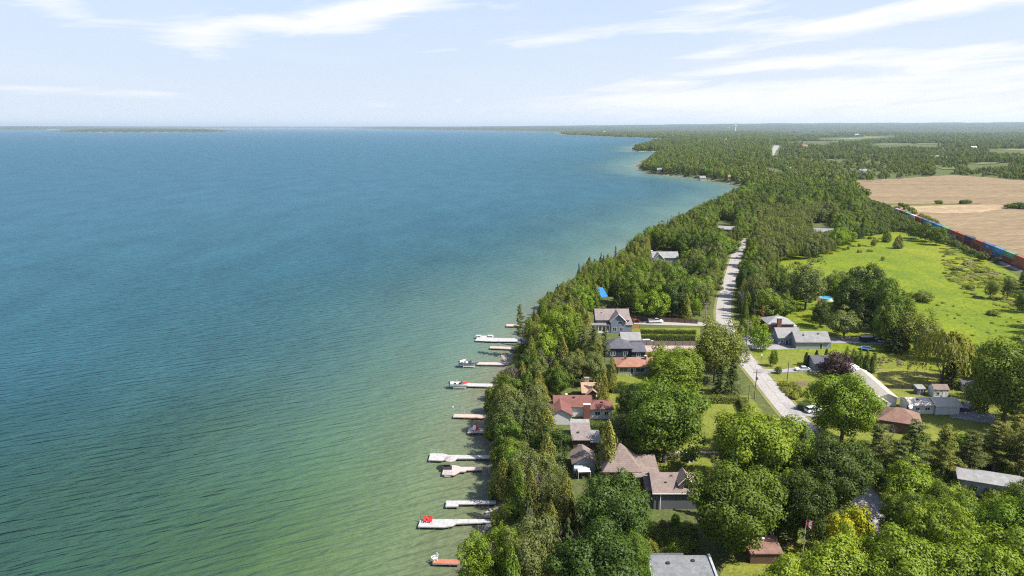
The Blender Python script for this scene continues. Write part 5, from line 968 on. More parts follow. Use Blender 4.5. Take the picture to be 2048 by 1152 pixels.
FH = [(1660, 358, 18, 'white-walled farmhouse at the far left corner of the ploughed field', 0), (1677, 361, 14, 'low white outbuilding at the corner of the ploughed field', 1), (1730, 348, 16, 'pale house among trees behind the ploughed field', 0), (1870, 318, 20, 'white house in the far woods above the middle of the ploughed field', 0), (1888, 320, 14, 'grey-roofed house right beside the far white house', 2),
      (1948, 301, 16, 'white barn far off near the pale clearing at the right', 1), (1714, 272, 30, 'pale barn at the far green crop', 1), (1610, 297, 18, 'reddish-roofed house far behind the top of the straight road', 3), (1446, 283, 34, 'long white building far up the coast', 1), (1478, 279.5, 26, 'small white far building right of the long one', 0), (1211, 266, 44, 'large white building on the farthest headland', 1), (1456, 262, 50, 'pale far building below the white tower', 3),
      (1382, 348, 12, 'white cottage on the small bay', 0), (1406, 357, 9, 'low boathouse at the water of the small bay', 2), (1320, 345, 10, 'dark cottage near the tip of the wooded point', 2), (1463, 361, 10, 'cottage at the inner end of the small bay', 3), (1530, 358, 12, 'white shed by the railway behind the bay', 1), (1545, 376, 12, 'white cottage roof among trees behind the bay', 0), (1404, 321, 10, 'white roof in the woods of the headland', 1), (1970, 255.6, 60, 'white speck of a building on the right horizon', 1)]
FM = [(W_WHITE, R_GREY), (W_WHITE, mat('white metal roof', (.62, .62, .60), .5)), (W_GREY, R_GREY), (W_CREAM, R_RUST)]
for (x, y, w_, lb, k) in FH:
    q = P(x, y, 3); pt = np.array([[q.x, q.y]]); zz = float(height(pt, sdf(pt))[0])
    for _ in range(4):
        q = P(x, y, zz) if zz < 76 else q; pt = np.array([[q.x, q.y]]); zz = float(height(pt, sdf(pt))[0])
    D = math.hypot(q.x, q.y); hh = empty('distant_house', (q.x, q.y, zz), R(random.uniform(-15, 15)), lb, 'house', 'houses far off in the woods'); kk = 1.0 if D < 2600 else 1.7
    wing(hh, -w_/2, 0, w_/2, w_*.6, 4.6*kk+min(5, D/1500), 2.6*kk, FM[k][0], FM[k][1], 'gable', 'x', ov=.5)
tw = Vector(((1459-1024)/FPX*9000, 9000, 0)); tb = empty('water_tower', (tw.x, tw.y, 18), 0, 'tall white water tower standing up over the horizon', 'water tower'); D = tw.y
ft = FPX/tw.y; MB().lathe([(9, 0), (6.5, 8), (6, 62)], n=16).build('shaft', WHITE, tb); MB().lathe([(6.2, 62), (9, 68), (9.5, 82), (7, 87), (1, 89)], n=16).build('tank', WHITE, tb)
# blue tarp shelter and pool
tp = empty('blue_tarp', P(1211, 618), R(12), 'bright blue tarp stretched over a frame among the dark trees', 'tarp', scl=(1.2, 1.3, 1.2))
MB().add([(-1.6, 0, 4.4), (1.0, .4, 4.6), (1.4, 7.0, 6.2), (-.9, 7.4, 6.4), (-1.6, 0, 4.35), (1.0, .4, 4.55), (1.4, 7.0, 6.15), (-.9, 7.4, 6.35)], [(0, 1, 2, 3), (7, 6, 5, 4), (0, 4, 5, 1), (1, 5, 6, 2), (2, 6, 7, 3), (3, 7, 4, 0)]).build('sheet', mat('blue plastic sheet', (.03, .22, .60), .4, var=.2), tp)
for a in ((-1.5, .1, 4.35), (.95, .5, 4.55), (1.3, 6.9, 6.1), (-.85, 7.3, 6.3)): MB().bar((a[0], a[1], 0), a, .06).build('post', DARKT, tp)
pl = empty('swimming_pool', P(1652, 600), 0, 'round above-ground swimming pool with a white rim and pale blue water', 'pool'); pb = MB().lathe([(2.9, 0), (2.9, 1.2)], n=26).build('wall', WHITE, pl); MB().lathe([(2.75, 1.19), (2.75, 1.23)], n=26).build('pool_water', mat('pool water', (.08, .42, .62), .08, var=.1), pl)
dk = MB().box(-5.2, -1.5, .0, -3.0, 1.8, 1.15).build('side_deck', DECKW, pl)
# ------------------------------------------------------------------ docks and what stands on them
M_WD = mat('white painted planks', (.45, .44, .415), .7, scale=1.2, var=.18); M_TAN = mat('weathered tan planks', (.46, .38, .31), .8, scale=2, var=.15); M_GRD = mat('grey planks', (.42, .41, .41), .8, scale=2, var=.12); M_RED = mat('reddish stained planks', (.42, .16, .09), .7, scale=2, var=.15); M_PINK = mat('pale pinkish planks', (.46, .39, .36), .75, scale=2, var=.1)
M_SIDE = mat('dark dock framing', (.17, .15, .13), .8); M_AL = mat('aluminium', (.55, .56, .57), .35, .6, var=.05); M_REDP = mat('red plastic', (.62, .035, .03), .4, var=.08); M_BLACK = mat('black rubber', (.02, .02, .022), .7); M_GUN = mat('gunmetal hull', (.13, .135, .15), .3, var=.05); M_WHT = mat('white gelcoat', (.75, .75, .74), .25, var=.03)  # dock frames get a darker tone than their decks
M_NAVYB = mat('navy deck boards', (.06, .075, .12), .7); M_GREEN = mat('dark green paint', (.02, .10, .06), .5); M_ROCK = mat('boulder stone', (.42, .37, .32), .9, scale=1.2, var=.3, bump=.6, bscale=3)
DZ = .75
def dock(label, poly, m, z=DZ, side=None, bracing=True):
    w_ = [P(x, y, z) for x, y in poly]; c = sum(w_, Vector())/len(w_); r = empty('dock', (c.x, c.y, 0), 0, label, 'dock', 'docks along the shore'); q = [(v.x-c.x, v.y-c.y) for v in w_]
    a = sum(q[i][0]*q[(i+1) % len(q)][1]-q[(i+1) % len(q)][0]*q[i][1] for i in range(len(q)))
    if a < 0: q = q[::-1]
    MB().prism(q, z-.09, z).build('deck', m, r)
    fr = MB(); n = len(q)
    for i in range(n):
        a, b_ = q[i], q[(i+1) % n]; fr.bar((a[0]*.995, a[1]*.99, z-.19), (b_[0]*.995, b_[1]*.99, z-.19), .09, n=4)
    fr.build('frame', side or M_SIDE, r); pl = MB()
    xs = [v[0] for v in q]; ys = [v[1] for v in q]; x = min(xs)+.5
    while x < max(xs)-.1:                         # plank joints as thin battens
        yy = sorted(a[1]+(b_[1]-a[1])*(x-a[0])/(b_[0]-a[0]) for a, b_ in zip(q, q[1:]+q[:1]) if (a[0]-x)*(b_[0]-x) < 0)
        if len(yy) >= 2: pl.box(x-.02, yy[0]+.03, z, x+.02, yy[-1]-.03, z+.012)
        x += .9
    if pl.v: pl.build('batten', M_GRD if m is M_WD else m, r)
    x = min(xs)+.25; k = 0
    while x < max(xs)-.2 and k < 12:
        yy = sorted(a[1]+(b_[1]-a[1])*(x-a[0])/(b_[0]-a[0]) for a, b_ in zip(q, q[1:]+q[:1]) if (a[0]-x)*(b_[0]-x) < 0)
        if len(yy) >= 2:
            for y_ in (yy[0]+.08, yy[-1]-.08): MB().bar((x, y_, -1.6), (x, y_, z+.02), .045, n=6).build('leg', M_AL, r)
        x += 3.0; k += 1
    return r
dock('short grey-tan dock half hidden behind the lone shoreline pine', [(1013, 648), (1045, 648.6), (1045, 652.6), (1012, 652)], M_TAN)
dk2 = dock('long white dock with two raised sun decks at its end, beyond the dark boathouse', [(950, 681), (957, 671), (988, 671.5), (985, 675.6), (1050, 677), (1050, 683), (985, 682.6)], M_WD)
dock('plain tan dock ending at the dark boathouse', [(981, 692), (1045, 694.5), (1045, 699), (979, 696)], M_TAN)
dock('narrow pale dock leading to the grey boat', [(953, 724.3), (1018, 724.6), (1018, 729.6), (953, 728.8)], M_PINK); dock('grey dock leading to the red boat', [(933, 766.3), (985, 767.2), (985, 773.2), (933, 772)], M_GRD)
d6 = dock('tan dock with a bent railing and round lamp', [(909, 827.5), (972, 829.2), (970, 836), (906, 833.5)], M_TAN, side=M_RED); d7 = dock('small square tan dock with a red chair', [(938, 855), (972, 856), (972, 865), (935, 865.5)], M_TAN)
d8 = dock('long white dock with a six-sided end platform', [(861, 906), (885, 906.5), (897, 909.8), (984, 910.2), (984, 916.6), (897, 917), (883, 921), (857, 920)], M_WD)
d9 = dock('pinkish dock with a lounge platform and an umbrella', [(889, 930), (912, 930.5), (922, 933.6), (965, 933.6), (965, 939.5), (933, 940), (930, 943), (920, 943), (908, 950), (884, 948.5)], M_PINK)
d10 = dock('L-shaped white dock left of the tree shadows', [(893, 1001), (992, 1001), (992, 1007), (917, 1008), (916, 1012.5), (891, 1013)], M_WD)
d11 = dock('largest white dock, ending beside the rocks, with two red chairs', [(841, 1038), (992, 1038.4), (985, 1044), (912, 1047), (905, 1051.5), (887, 1054), (836, 1053)], M_WD)
d12 = dock('short reddish brown dock at the bottom of the picture', [(867, 1117.5), (920, 1119), (918, 1128), (865, 1126.5)], M_RED)
def rail(parent, p, q, h=1.0, m=M_AL, z=DZ, n=3, name='railing'):
    a, b_ = P(*p, z), P(*q, z); mb = MB(); o = parent.location; a, b_ = a-o, b_-o; a.z = b_.z = z
    for i in range(n+1): c = a.lerp(b_, i/n); mb.bar(c, c+Vector((0, 0, h)), .035)
    for k in (.5, 1): mb.bar(a+Vector((0, 0, h*k)), b_+Vector((0, 0, h*k)), .03)
    return mb.build(name, m, parent)
rail(d8, (862, 906.6), (884, 907), 1.0); rail(d11, (841, 1038.5), (858, 1038.7), 1.3, M_GREEN, name='bench_back')
lp = MB(); o = d6.location; a = P(908, 829, DZ)-o; a.z = DZ; b_ = P(929, 829, DZ)-o; b_.z = DZ; lp.bar(a, a+Vector((-.3, .2, 2.0)), .04); lp.bar(b_, b_+Vector((0, 0, 1.7)), .04); lp.bar(a+Vector((-.2, .2, 1.6)), b_+Vector((0, 0, 1.7)), .03); lp.build('railing', M_AL, d6)
MB().lathe([(.02, -.2), (.16, -.12), (.2, 0), (.16, .12), (.02, .2)], a.x-.3, a.y+.2, 10).build('lamp', M_WHT, d6, smooth=True).location = (0, 0, 2.9)
for px_ in (957, 981):
    o = dk2.location; a = P(px_, 673.5, DZ)-o; r_ = MB().cbox(a.x, a.y, 1.25, 2.0, 1.7, .1); [r_.bar((a.x+sx_, a.y+sy_, DZ), (a.x+sx_, a.y+sy_, 1.25), .04) for sx_ in (-.9, .9) for sy_ in (-.7, .7)]; r_.build('raised_deck', M_WD, dk2)
rail(d9, (889, 946.5), (903, 948.8), .9); MB().cbox(0, 0, 0, 1.6, .8, .35).build('step', M_GRD, d9).location = P(896, 951, .35)-d9.location+Vector((0, 0, .0))
def muskoka(label, px, py, rz, m, cat='chair'):
    p = P(px, py, DZ); r = empty('deck_chair', (p.x, p.y, DZ), R(rz), label, cat, 'chairs on the docks')
    MB().add([(-.3, -.35, .38), (.3, -.35, .38), (.3, .3, .26), (-.3, .3, .26), (-.3, -.35, .42), (.3, -.35, .42), (.3, .3, .30), (-.3, .3, .30)], [(0, 3, 2, 1), (4, 5, 6, 7), (0, 1, 5, 4), (1, 2, 6, 5), (2, 3, 7, 6), (3, 0, 4, 7)]).build('seat', m, r)
    b = MB(); [b.add([(x-.06, .26, .28), (x+.06, .26, .28), (x+.07, .62, 1.1+c), (x-.07, .62, 1.1+c), (x-.06, .3, .28), (x+.06, .3, .28), (x+.07, .66, 1.1+c), (x-.07, .66, 1.1+c)], [(0, 3, 2, 1), (4, 5, 6, 7), (0, 1, 5, 4), (1, 2, 6, 5), (2, 3, 7, 6), (3, 0, 4, 7)]) for x, c in ((-.28, -.06), (-.14, .02), (0, .05), (.14, .02), (.28, -.06))]; b.build('backrest', m, r)
    for s_ in (-1, 1):
        MB().box(s_*.42-.07, -.42, .58, s_*.42+.07, .42, .62).build('armrest', m, r); MB().box(s_*.36-.03, -.38, 0, s_*.36+.03, -.28, .58).build('leg', m, r); MB().box(s_*.36-.03, .25, 0, s_*.36+.03, .35, .58).build('leg', m, r)
    return r
muskoka('left of the two red chairs on the largest white dock', 851, 1043.5, 15, M_REDP).scale = (1.0,)*3; muskoka('right of the two red chairs on the largest white dock', 860, 1044.5, -10, M_REDP).scale = (1.0,)*3
muskoka('single red chair on the small square tan dock', 956, 860.5, 30, M_REDP).scale = (1.0,)*3; muskoka('white chair beside the red one on the small square tan dock', 947.5, 861, -20, M_WHT).scale = (1.1,)*3; muskoka('white chair on the reddish dock at the bottom', 869, 1120.5, -50, M_WHT).scale = (1.1,)*3
um = empty('umbrella', P(901, 937, DZ), 0, 'pinkish grey umbrella open over the lounge platform dock', 'umbrella'); MB().bar((0, 0, 0), (0, 0, 2.5), .04).build('pole', M_AL, um)
MB().lathe([(1.55, 2.05), (1.5, 2.12), (.8, 2.42), (.04, 2.62)], n=8).build('canopy', mat('dusty pink canvas', (.45, .35, .35), .8), um).location = (0, .9, 0)
lg = empty('lounge_sofa', P(894.5, 938, DZ), R(0), 'dark low sofa under the umbrella on the pinkish dock', 'sofa'); MB().box(-.9, -.4, 0, .9, .4, .42).build('seat', DARKT, lg, .04); MB().box(-.9, .42, 0, .9, .62, .85).build('backrest', DARKT, lg, .04); [MB().box(s_*1.0-.09, -.4, 0, s_*1.0+.09, .6, .6).build('armrest', DARKT, lg) for s_ in (-1, 1)]
# boats on lifts
def boat(label, px, py, ln, hullm, bowm, deckm, cover=None):
    p = P(px, py, 1.2); r = empty('motorboat', (p.x, p.y, .95), R(0), label, 'boat', 'boats on lifts'); n = 9; vs = []; fs = []
    for i in range(n+1):
        t = i/n; x = -ln/2+ln*t; w_ = 1.15*(1-max(0, (t-.55)/.45)**2.2)+.02; sh_ = .95+.18*max(0, t-.5); k = .12+.5*max(0, (t-.7)/.3)**2
        vs += [(x, -w_, sh_), (x, -w_*.86, k+.25), (x, 0, k), (x, w_*.86, k+.25), (x, w_, sh_)]
    for i in range(n):
        for j in range(4): fs.append((i*5+j, i*5+j+1, i*5+j+6, i*5+j+5))
    fs.append((4, 3, 2, 1, 0)); MB().add(vs, fs).build('hull', hullm, r, smooth=False)
    dv = []; df = []
    for i in range(5, n+1):
        t = i/n; x = -ln/2+ln*t; w_ = 1.13*(1-max(0, (t-.55)/.45)**2.2)+.01; sh_ = .96+.18*max(0, t-.5); dv += [(x, -w_, sh_), (x, 0, sh_+.10), (x, w_, sh_)]
    for i in range(n-5): df += [(i*3, i*3+3, i*3+4, i*3+1), (i*3+1, i*3+4, i*3+5, i*3+2)]
    MB().add(dv, df).build('foredeck', bowm, r)
    MB().box(-ln/2+.1, -1.0, .45, ln*.06, 1.0, .55).build('cockpit_floor', deckm, r)
    ws = MB().add([(ln*.08, -.95, 1.0), (ln*.16, 0, 1.1), (ln*.08, .95, 1.0), (ln*.02, -.85, 1.5), (ln*.09, 0, 1.58), (ln*.02, .85, 1.5)], [(0, 1, 4, 3), (1, 2, 5, 4)]); o_ = ws.build('windshield', GLASS, r); sm_ = o_.modifiers.new('s', 'SOLIDIFY'); sm_.thickness = .04
    for x, y in ((-ln*.12, .5), (-ln*.12, -.5)): b = MB(); b.box(x-.3, y-.28, .55, x+.25, y+.28, .9); b.box(x-.4, y-.28, .9, x-.28, y+.28, 1.4); b.build('seat', WHITE, r, .03)
    MB().box(-ln*.47, -.95, .55, -ln*.33, .95, 1.0).build('bench', WHITE, r, .04)
    en = MB().box(-ln/2-.45, -.25, .7, -ln/2-.02, .25, 1.35); en.box(-ln/2-.35, -.08, -.2, -ln/2-.15, .08, .7); en.build('outboard', M_BLACK, r, .03)
    tw_ = MB(); [tw_.bar((-ln*.1, s_*1.05, .95), (-ln*.16, s_*.9, 2.0), .035) for s_ in (-1, 1)]; tw_.bar((-ln*.16, -.9, 2.0), (-ln*.16, .9, 2.0), .035); tw_.build('tower', M_AL, r)
    if cover: MB().add([(-ln*.5, -1.1, 1.15), (-ln*.2, -1.1, 1.75), (-ln*.2, 1.1, 1.75), (-ln*.5, 1.1, 1.15), (-ln*.5, -1.1, 1.05), (-ln*.2, -1.1, 1.65), (-ln*.2, 1.1, 1.65), (-ln*.5, 1.1, 1.05)], [(0, 1, 2, 3), (7, 6, 5, 4), (0, 4, 5, 1), (2, 6, 7, 3), (1, 5, 6, 2), (3, 7, 4, 0)]).build('canopy', cover, r)
    lf = empty('boat_lift', (p.x, p.y, 0), 0, 'aluminium lift frame carrying the '+('grey' if cover else 'red')+' boat', 'boat lift', 'boats on lifts')
    for sx_ in (-1, 1):
        for sy_ in (-1, 1): MB().bar((sx_*ln*.3, sy_*1.45, -1.5), (sx_*ln*.3, sy_*1.45, 1.7), .06).build('leg', M_AL, lf)
    c_ = MB(); [c_.bar((-ln*.3, sy_*1.45, .8), (ln*.3, sy_*1.45, .8), .07, n=4) for sy_ in (-1, 1)]; [c_.bar((sx_*ln*.3, -1.45, .9), (sx_*ln*.3, 1.45, .9), .07, n=4) for sx_ in (-1, 1)]; c_.build('cradle', WHITE, lf)
boat('grey motorboat with a white stern canopy raised on a lift', 938.5, 728, 6.4, M_GUN, M_GUN, M_GRD, M_WHT); boat('white and black motorboat with a bright red bow raised on a lift', 920, 770, 6.2, M_WHT, M_REDP, M_BLACK)
# shore structures
bh = empty('boathouse', P(1050, 700, 1.0), R(0), 'small dark boathouse with a grey flat roof at the end of the tan dock', 'boathouse'); MB().box(-2.4, 0, -1.5, 4.2, 4.0, 2.5).build('wall', W_NAVY, bh); MB().box(-2.7, -.3, 2.5, 4.5, 4.3, 2.72).build('roof', R_CHAR, bh); win(bh, -1.6, .9, 1.2, 1.0, 0); win(bh, 1.2, .1, .9, 2.0, 0, door=True)
nd = empty('shore_deck', P(1072, 694, 3.0), 0, 'navy blue deck on posts above the waterline left of the bluff maples', 'deck'); MB().box(-2.6, -1.5, 1.0, 2.6, 2.2, 1.2).build('floor', M_NAVYB, nd); [MB().bar((x, y, -3), (x, y, 2.1), .07).build('post', DARKT, nd) for x in (-2.5, 2.5) for y in (-1.4, 2.1)]; r_ = MB(); [r_.bar((-2.5, -1.4, h_), (2.5, -1.4, h_), .04) for h_ in (1.6, 2.1)]; r_.build('railing', M_AL, nd)
st = empty('shore_stairs', P(1018, 731, .6), R(35), 'pale stairs with a rusty rail climbing from the grey boat dock', 'stairs'); s_ = MB(); [s_.box(-.6, i*.35, i*.22, .6, i*.35+.34, i*.22+.12) for i in range(12)]; s_.build('step', M_PINK, st); r_ = MB(); [r_.bar((x, 0, 1.0), (x, 4.2, 3.5), .05) or r_.bar((x, 0, 0), (x, 0, 1.0), .05) for x in (-.6, .6)]; r_.build('railing', M_RED, st)
rk = random.Random(21)
def boulder(px, py, z, s_, lb):
    g = np.random.default_rng(int(px*3+py)); import bmesh; bm = bmesh.new(); bmesh.ops.create_icosphere(bm, subdivisions=2, radius=s_)
    f1, f2 = g.normal(size=3)*2, g.normal(size=3)*3
    for v in bm.verts: k = 1+.16*math.sin(v.co.dot(Vector(f1))/s_+1)+.1*math.sin(v.co.dot(Vector(f2))/s_); v.co *= k; v.co.z *= .62
    me = bpy.data.meshes.new('boulder'); bm.to_mesh(me); bm.free(); me.materials.append(M_ROCK); o = bpy.data.objects.new('boulder', me); link(o); p = P(px, py, z); o.location = p; o.rotation_euler = (0, 0, rk.uniform(0, 6)); tag(o, lb, 'boulder', 'shoreline boulders')
BL = [(979, 1030, .9, 'flat boulder nearest the end of the largest white dock'), (984, 1025, .7, 'grey boulder just above the largest dock end'), (990, 1022, 1.0, 'broad pale boulder left of the bluff trees'), (974, 1033, .6, 'small boulder at the water just above the largest dock'), (987, 1031, .8, 'boulder wedged behind the largest dock end'), (994, 1017, .8, 'topmost boulder of the shoreline pile'),
      (972, 1058, .55, 'lone small stone below the largest dock'), (977, 1053, .7, 'stone touching the underside of the largest dock'), (968, 1063, .4, 'lowest small stone below the largest dock'), (982, 1019, .5, 'small stone above the pile at the tree shadow'), (998, 1026, 1.1, 'largest boulder of the pile, farthest inland'), (975, 1025, .45, 'small wet stone left of the pile')]
for (x, y, s_, lb) in BL: boulder(x, y, .25, s_, lb)
# ------------------------------------------------------------------ railway and train
ta, tb2 = P(2046, 541, 3), P(1792, 433, 3); td = (tb2-ta); td.z = 0; td.normalize(); tn = Vector((-td.y, td.x, 0)); trz = math.atan2(td.y, td.x)
tstart = ta-td*40; bal = MB(); e = tstart+td*1500
def quadstrip(name, off0, off1, z0, z1, m, kind='structure'):
    vs = []
    for p in (tstart, e):
        for o_, zz in ((off0-1.2 if z1 > z0 else off0, z0), (off0, z1), (off1, z1), (off1+1.2 if z1 > z0 else off1, z0)): vs.append((p+tn*o_+Vector((0, 0, zz))))
    o = MB().add(vs, [(0, 1, 5, 4), (1, 2, 6, 5), (2, 3, 7, 6)]).build(name, m); tag(o, kind=kind); return o
quadstrip('railway_ballast', -2.4, 2.4, .0, .75, mat_ground('railway ballast', [(.26, .22, .19), (.30, .26, .22), (.2, .17, .15)], (.1, .6, 3)))
for s_, nm in ((-.72, 'rail'), (.72, 'rail')):
    b_ = MB(); c0 = tstart+tn*s_+Vector((0, 0, .82)); c1 = e+tn*s_+Vector((0, 0, .82)); b_.bar(c0, c1, .07, n=4); o = b_.build(nm, mat('rail steel', (.2, .15, .12), .5, .5)); tag(o, kind='structure')
CM = {k: mat(k+' container paint', c, .5, scale=.8, var=.12) for k, c in {'rust': (.34, .095, .045), 'green': (.10, .30, .15), 'blue': (.05, .12, .27), 'sky': (.04, .22, .42), 'white': (.55, .55, .50), 'maroon': (.20, .045, .035), 'brown': (.22, .10, .06), 'grey': (.36, .34, .32), 'navy': (.05, .065, .12)}.items()}
def wellcar():
    r = empty('wagon', (0, 0, 0), 0, 'x', 'rail wagon', 'container wagons of the freight train'); sx = MB()
    sx.box(-6.5, -1.45, .45, 6.5, -1.25, 1.35); sx.box(-6.5, 1.25, .45, 6.5, 1.45, 1.35); sx.box(-6.5, -1.24, .45, 6.5, 1.24, .55); sx.build('frame', CM['maroon'], r)
    for x in (-6.9, 6.9):
        MB().box(x-.5, -1.3, .7, x+.5, 1.3, 1.15).build('end_platform', CM['brown'], r); w_ = MB(); [w_.bar((x+dx, sy_*.72-.06, .45), (x+dx, sy_*.72+.06, .45), .43, n=10) for dx in (-.75, .75) for sy_ in (-1, 1)]; w_.build('wheel_truck', M_BLACK, r)
    return r
def container(m):
    r = empty('container', (0, 0, 0), 0, 'x', 'container', 'containers stacked on the freight train'); b = MB().box(-6.05, -1.19, .05, 6.05, 1.19, 2.8)
    for i in range(30):
        x = -5.85+i*.4
        for s_ in (-1, 1): b.box(x-.09, s_*1.19-.02, .2, x+.09, s_*1.19+.03, 2.65)
    b.build('box', m, r); c = MB(); [c.box(x-.09, y-.09, 0, x+.09, y+.09, 2.85) for x in (-6.06, 6.06) for y in (-1.17, 1.17)]; [c.box(-6.06, y-.05, z_-.06, 6.06, y+.05, z_+.06) for y in (-1.19, 1.19) for z_ in (.06, 2.79)]; c.build('frame', m, r)
    d = MB(); [d.box(-6.14, y0, .25, -6.06, y0+.98, 2.6) for y0 in (-1.0, .02)]; d.build('door', m, r); lb_ = MB(); [lb_.bar((-6.17, y, .2), (-6.17, y, 2.65), .03) for y in (-.6, -.3, .3, .6)]; lb_.build('lock_bar', M_AL, r); return r
wc = wellcar(); protos = {k: container(CM[k]) for k in CM}; usedp = set(); LET = mat('white lettering', (.75, .75, .75), .5)
cars = [('rust', 'rust'), ('green', 'maroon'), ('sky', 'blue'), ('blue', 'brown'), ('rust', 'maroon'), ('navy', 'maroon'), ('rust', 'brown'), ('rust', 'grey'), ('green', 'green'), ('sky', 'blue'), ('blue', 'navy'), ('blue', 'rust'), ('rust', 'maroon'), ('white', 'white'), ('green', 'grey'), ('brown', 'rust'), ('grey', 'blue')]
NUM = ['first', 'second', 'third', 'fourth', 'fifth', 'sixth', 'seventh', 'eighth', 'ninth', 'tenth', 'eleventh', 'twelfth', 'thirteenth', 'fourteenth', 'fifteenth', 'sixteenth', 'seventeenth', 'eighteenth', 'nineteenth', 'twentieth']
def railcar(i, pos, up, lo, lab):
    w_ = wc if i == 0 else copy_tree(wc); w_.location = (pos.x, pos.y, 3.85); w_.rotation_euler = (0, 0, trz); w_['label'] = f'double-stack well wagon, {lab}'
    for lv, k in ((0, lo), (1, up)):
        c = protos[k] if k not in usedp else copy_tree(protos[k]); usedp.add(k); c.location = (pos.x, pos.y, 3.85+.56+lv*2.88); c.rotation_euler = (0, 0, trz); c['label'] = f'{"upper" if lv else "lower"} {k} container on the {lab}'
        if lv and k in ('sky', 'blue', 'green'):
            t_ = MB(); [t_.box(-3.2+j*1.5, 1.225, 1.1, -3.2+j*1.5+.35, 1.26, 2.2) for j in range(3)]; [t_.box(-3.2+j*1.5, 1.225, 1.1+(j % 2)*.9, -2.3+j*1.5, 1.26, 1.3+(j % 2)*.9) for j in range(3)]; t_.build('lettering', LET, c)
for i, (up, lo) in enumerate(cars): railcar(i, ta+td*(3+i*14.6), up, lo, f'{NUM[i]} wagon counted from the right edge')
for i in range(6):
    k = cars[(i*5+3) % 17]; q = P(1576-i*9, 347-i*3.3, 3); t_ = (q-ta).dot(td); t0_ = (P(1574, 347, 3)-ta).dot(td)+i*30; railcar(99, ta+td*t0_, k[0], k[1], f'{NUM[i]} wagon of the far stretch behind the bay')
# ------------------------------------------------------------------ fences, hedges
def fence(label, p, q, h_, m, post=2.4, rails=False, z=3.0):
    a, b_ = P(*p), P(*q); d = b_-a; ln = d.length; r = empty('fence', (a.x, a.y, 2.98), math.atan2(d.y, d.x), label, 'fence', 'garden fences'); k = MB()
    if rails: [k.box(0, -.03, z_, ln, .03, z_+.14) for z_ in (h_*.35, h_*.65, h_*.95)]; [k.box(x*.28, -.02, .1, x*.28+.09, .02, h_*.95) for x in range(int(ln/.28))]
    else:
        n = int(ln/.16); [k.box(i*.16, -.03, 0, i*.16+.15, .03, h_+.04*math.sin(i*1.7)) for i in range(n)]
    k.build('panel', m, r); n = min(24, max(1, int(ln/post)))
    for i in range(n+1): MB().box(i*ln/n-.07, -.1, 0, i*ln/n+.07, .1, h_+.1).build('post', m, r)
    return r
fence('dark board fence along the grey driveway behind the pickup truck', (1272, 641), (1395, 648), 1.9, mat_siding('dark brown boards fence', (.13, .085, .065), .15, True, .7)); fence('new cedar board fence right of the blue-grey house', (1264, 657), (1280, 657), 1.6, ORANGEF); fence('weathered grey fence below the second hedge', (1250, 691), (1395, 692), 1.8, GREYF)
fence('new orange-brown fence right of the black house', (1283, 716), (1312, 716), 2.0, ORANGEF); fence('brown picket fence at the back of the dormer house patio', (1300, 968), (1386, 967), 1.8, WOODF, rails=True); fence('short brown picket fence below the dormer house', (1302, 1062), (1340, 1062), 1.8, WOODF, rails=True)
fence('brown fence left of the white sunroom', (1150, 662), (1178, 662), 1.8, ORANGEF); fence('low dark fence across the lawns right of the long cream roof', (1765, 777), (1845, 779), 1.2, mat_siding('black brown fence boards', (.07, .055, .05), .3, True, .7)); fence('dark fence continuing behind the garden sheds', (1850, 780), (1905, 781), 1.2, mat_siding('black brown boards two', (.07, .055, .05), .3, True, .7))
def hedge(label, p, q, h_, wd, m='hedge', seed=1):
    a, b_ = P(*p), P(*q); d = b_-a; ln = d.length; r = empty('hedge', (a.x, a.y, 2.98), math.atan2(d.y, d.x), label, 'hedge', 'clipped hedges'); g = np.random.default_rng(seed); n = int(ln*(wd+2*h_)*34)
    f = g.choice(3, n, p=[wd/(wd+2*h_), h_/(wd+2*h_), h_/(wd+2*h_)]); x = g.uniform(0, ln, n); u = g.uniform(0, 1, n); bump = 1+.10*np.sin(x*.9+seed)+.05*np.sin(x*2.3)
    pos = np.stack([x, np.where(f == 0, (u-.5)*wd, np.where(f == 1, -wd/2, wd/2)), np.where(f == 0, h_*bump, u*h_*bump)], 1)+g.normal(size=(n, 3))*.07
    nr = np.stack([np.zeros(n), np.where(f == 1, -1.0, np.where(f == 2, 1.0, 0)), np.where(f == 0, 1.0, .3)], 1)+rdir(g, n)*.6; V_, F_ = leaves(g, pos, nr, .26)
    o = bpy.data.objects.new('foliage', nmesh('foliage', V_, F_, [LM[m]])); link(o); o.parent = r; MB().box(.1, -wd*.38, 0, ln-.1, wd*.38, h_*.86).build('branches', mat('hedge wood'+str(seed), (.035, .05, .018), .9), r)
hedge('upper of the two long clipped hedges right of the blue-grey house', (1281, 667), (1392, 668.5), 1.5, 1.4, seed=1); hedge('lower, taller long clipped hedge right of the blue-grey house', (1264, 681), (1390, 682), 2.3, 1.8, seed=2); hedge('clipped hedge above the square lawn by the road', (1400, 805), (1480, 806), 2.0, 2.0, 'shrub', seed=3)
hedge('hedge on the road side of the square lawn', (1484, 806), (1500, 852), 2.0, 2.2, 'shrub', seed=4); hedge('leafy hedge below the sage bungalow lawn', (1222, 785), (1300, 785), 2.0, 2.0, 'hedge', seed=5); hedge('tall hedge below the white brick bungalow', (1178, 868), (1225, 870), 3.0, 2.6, 'hedge', seed=6)
hedge('low hedge in front of the garden shed by the tall edge ash', (1895, 795), (1925, 797), 1.0, 1.2, 'shrub', seed=7); hedge('thick hedge below the bright maple on the road lawn', (1600, 822), (1616, 812), 2.0, 2.0, 'hedge', seed=8)
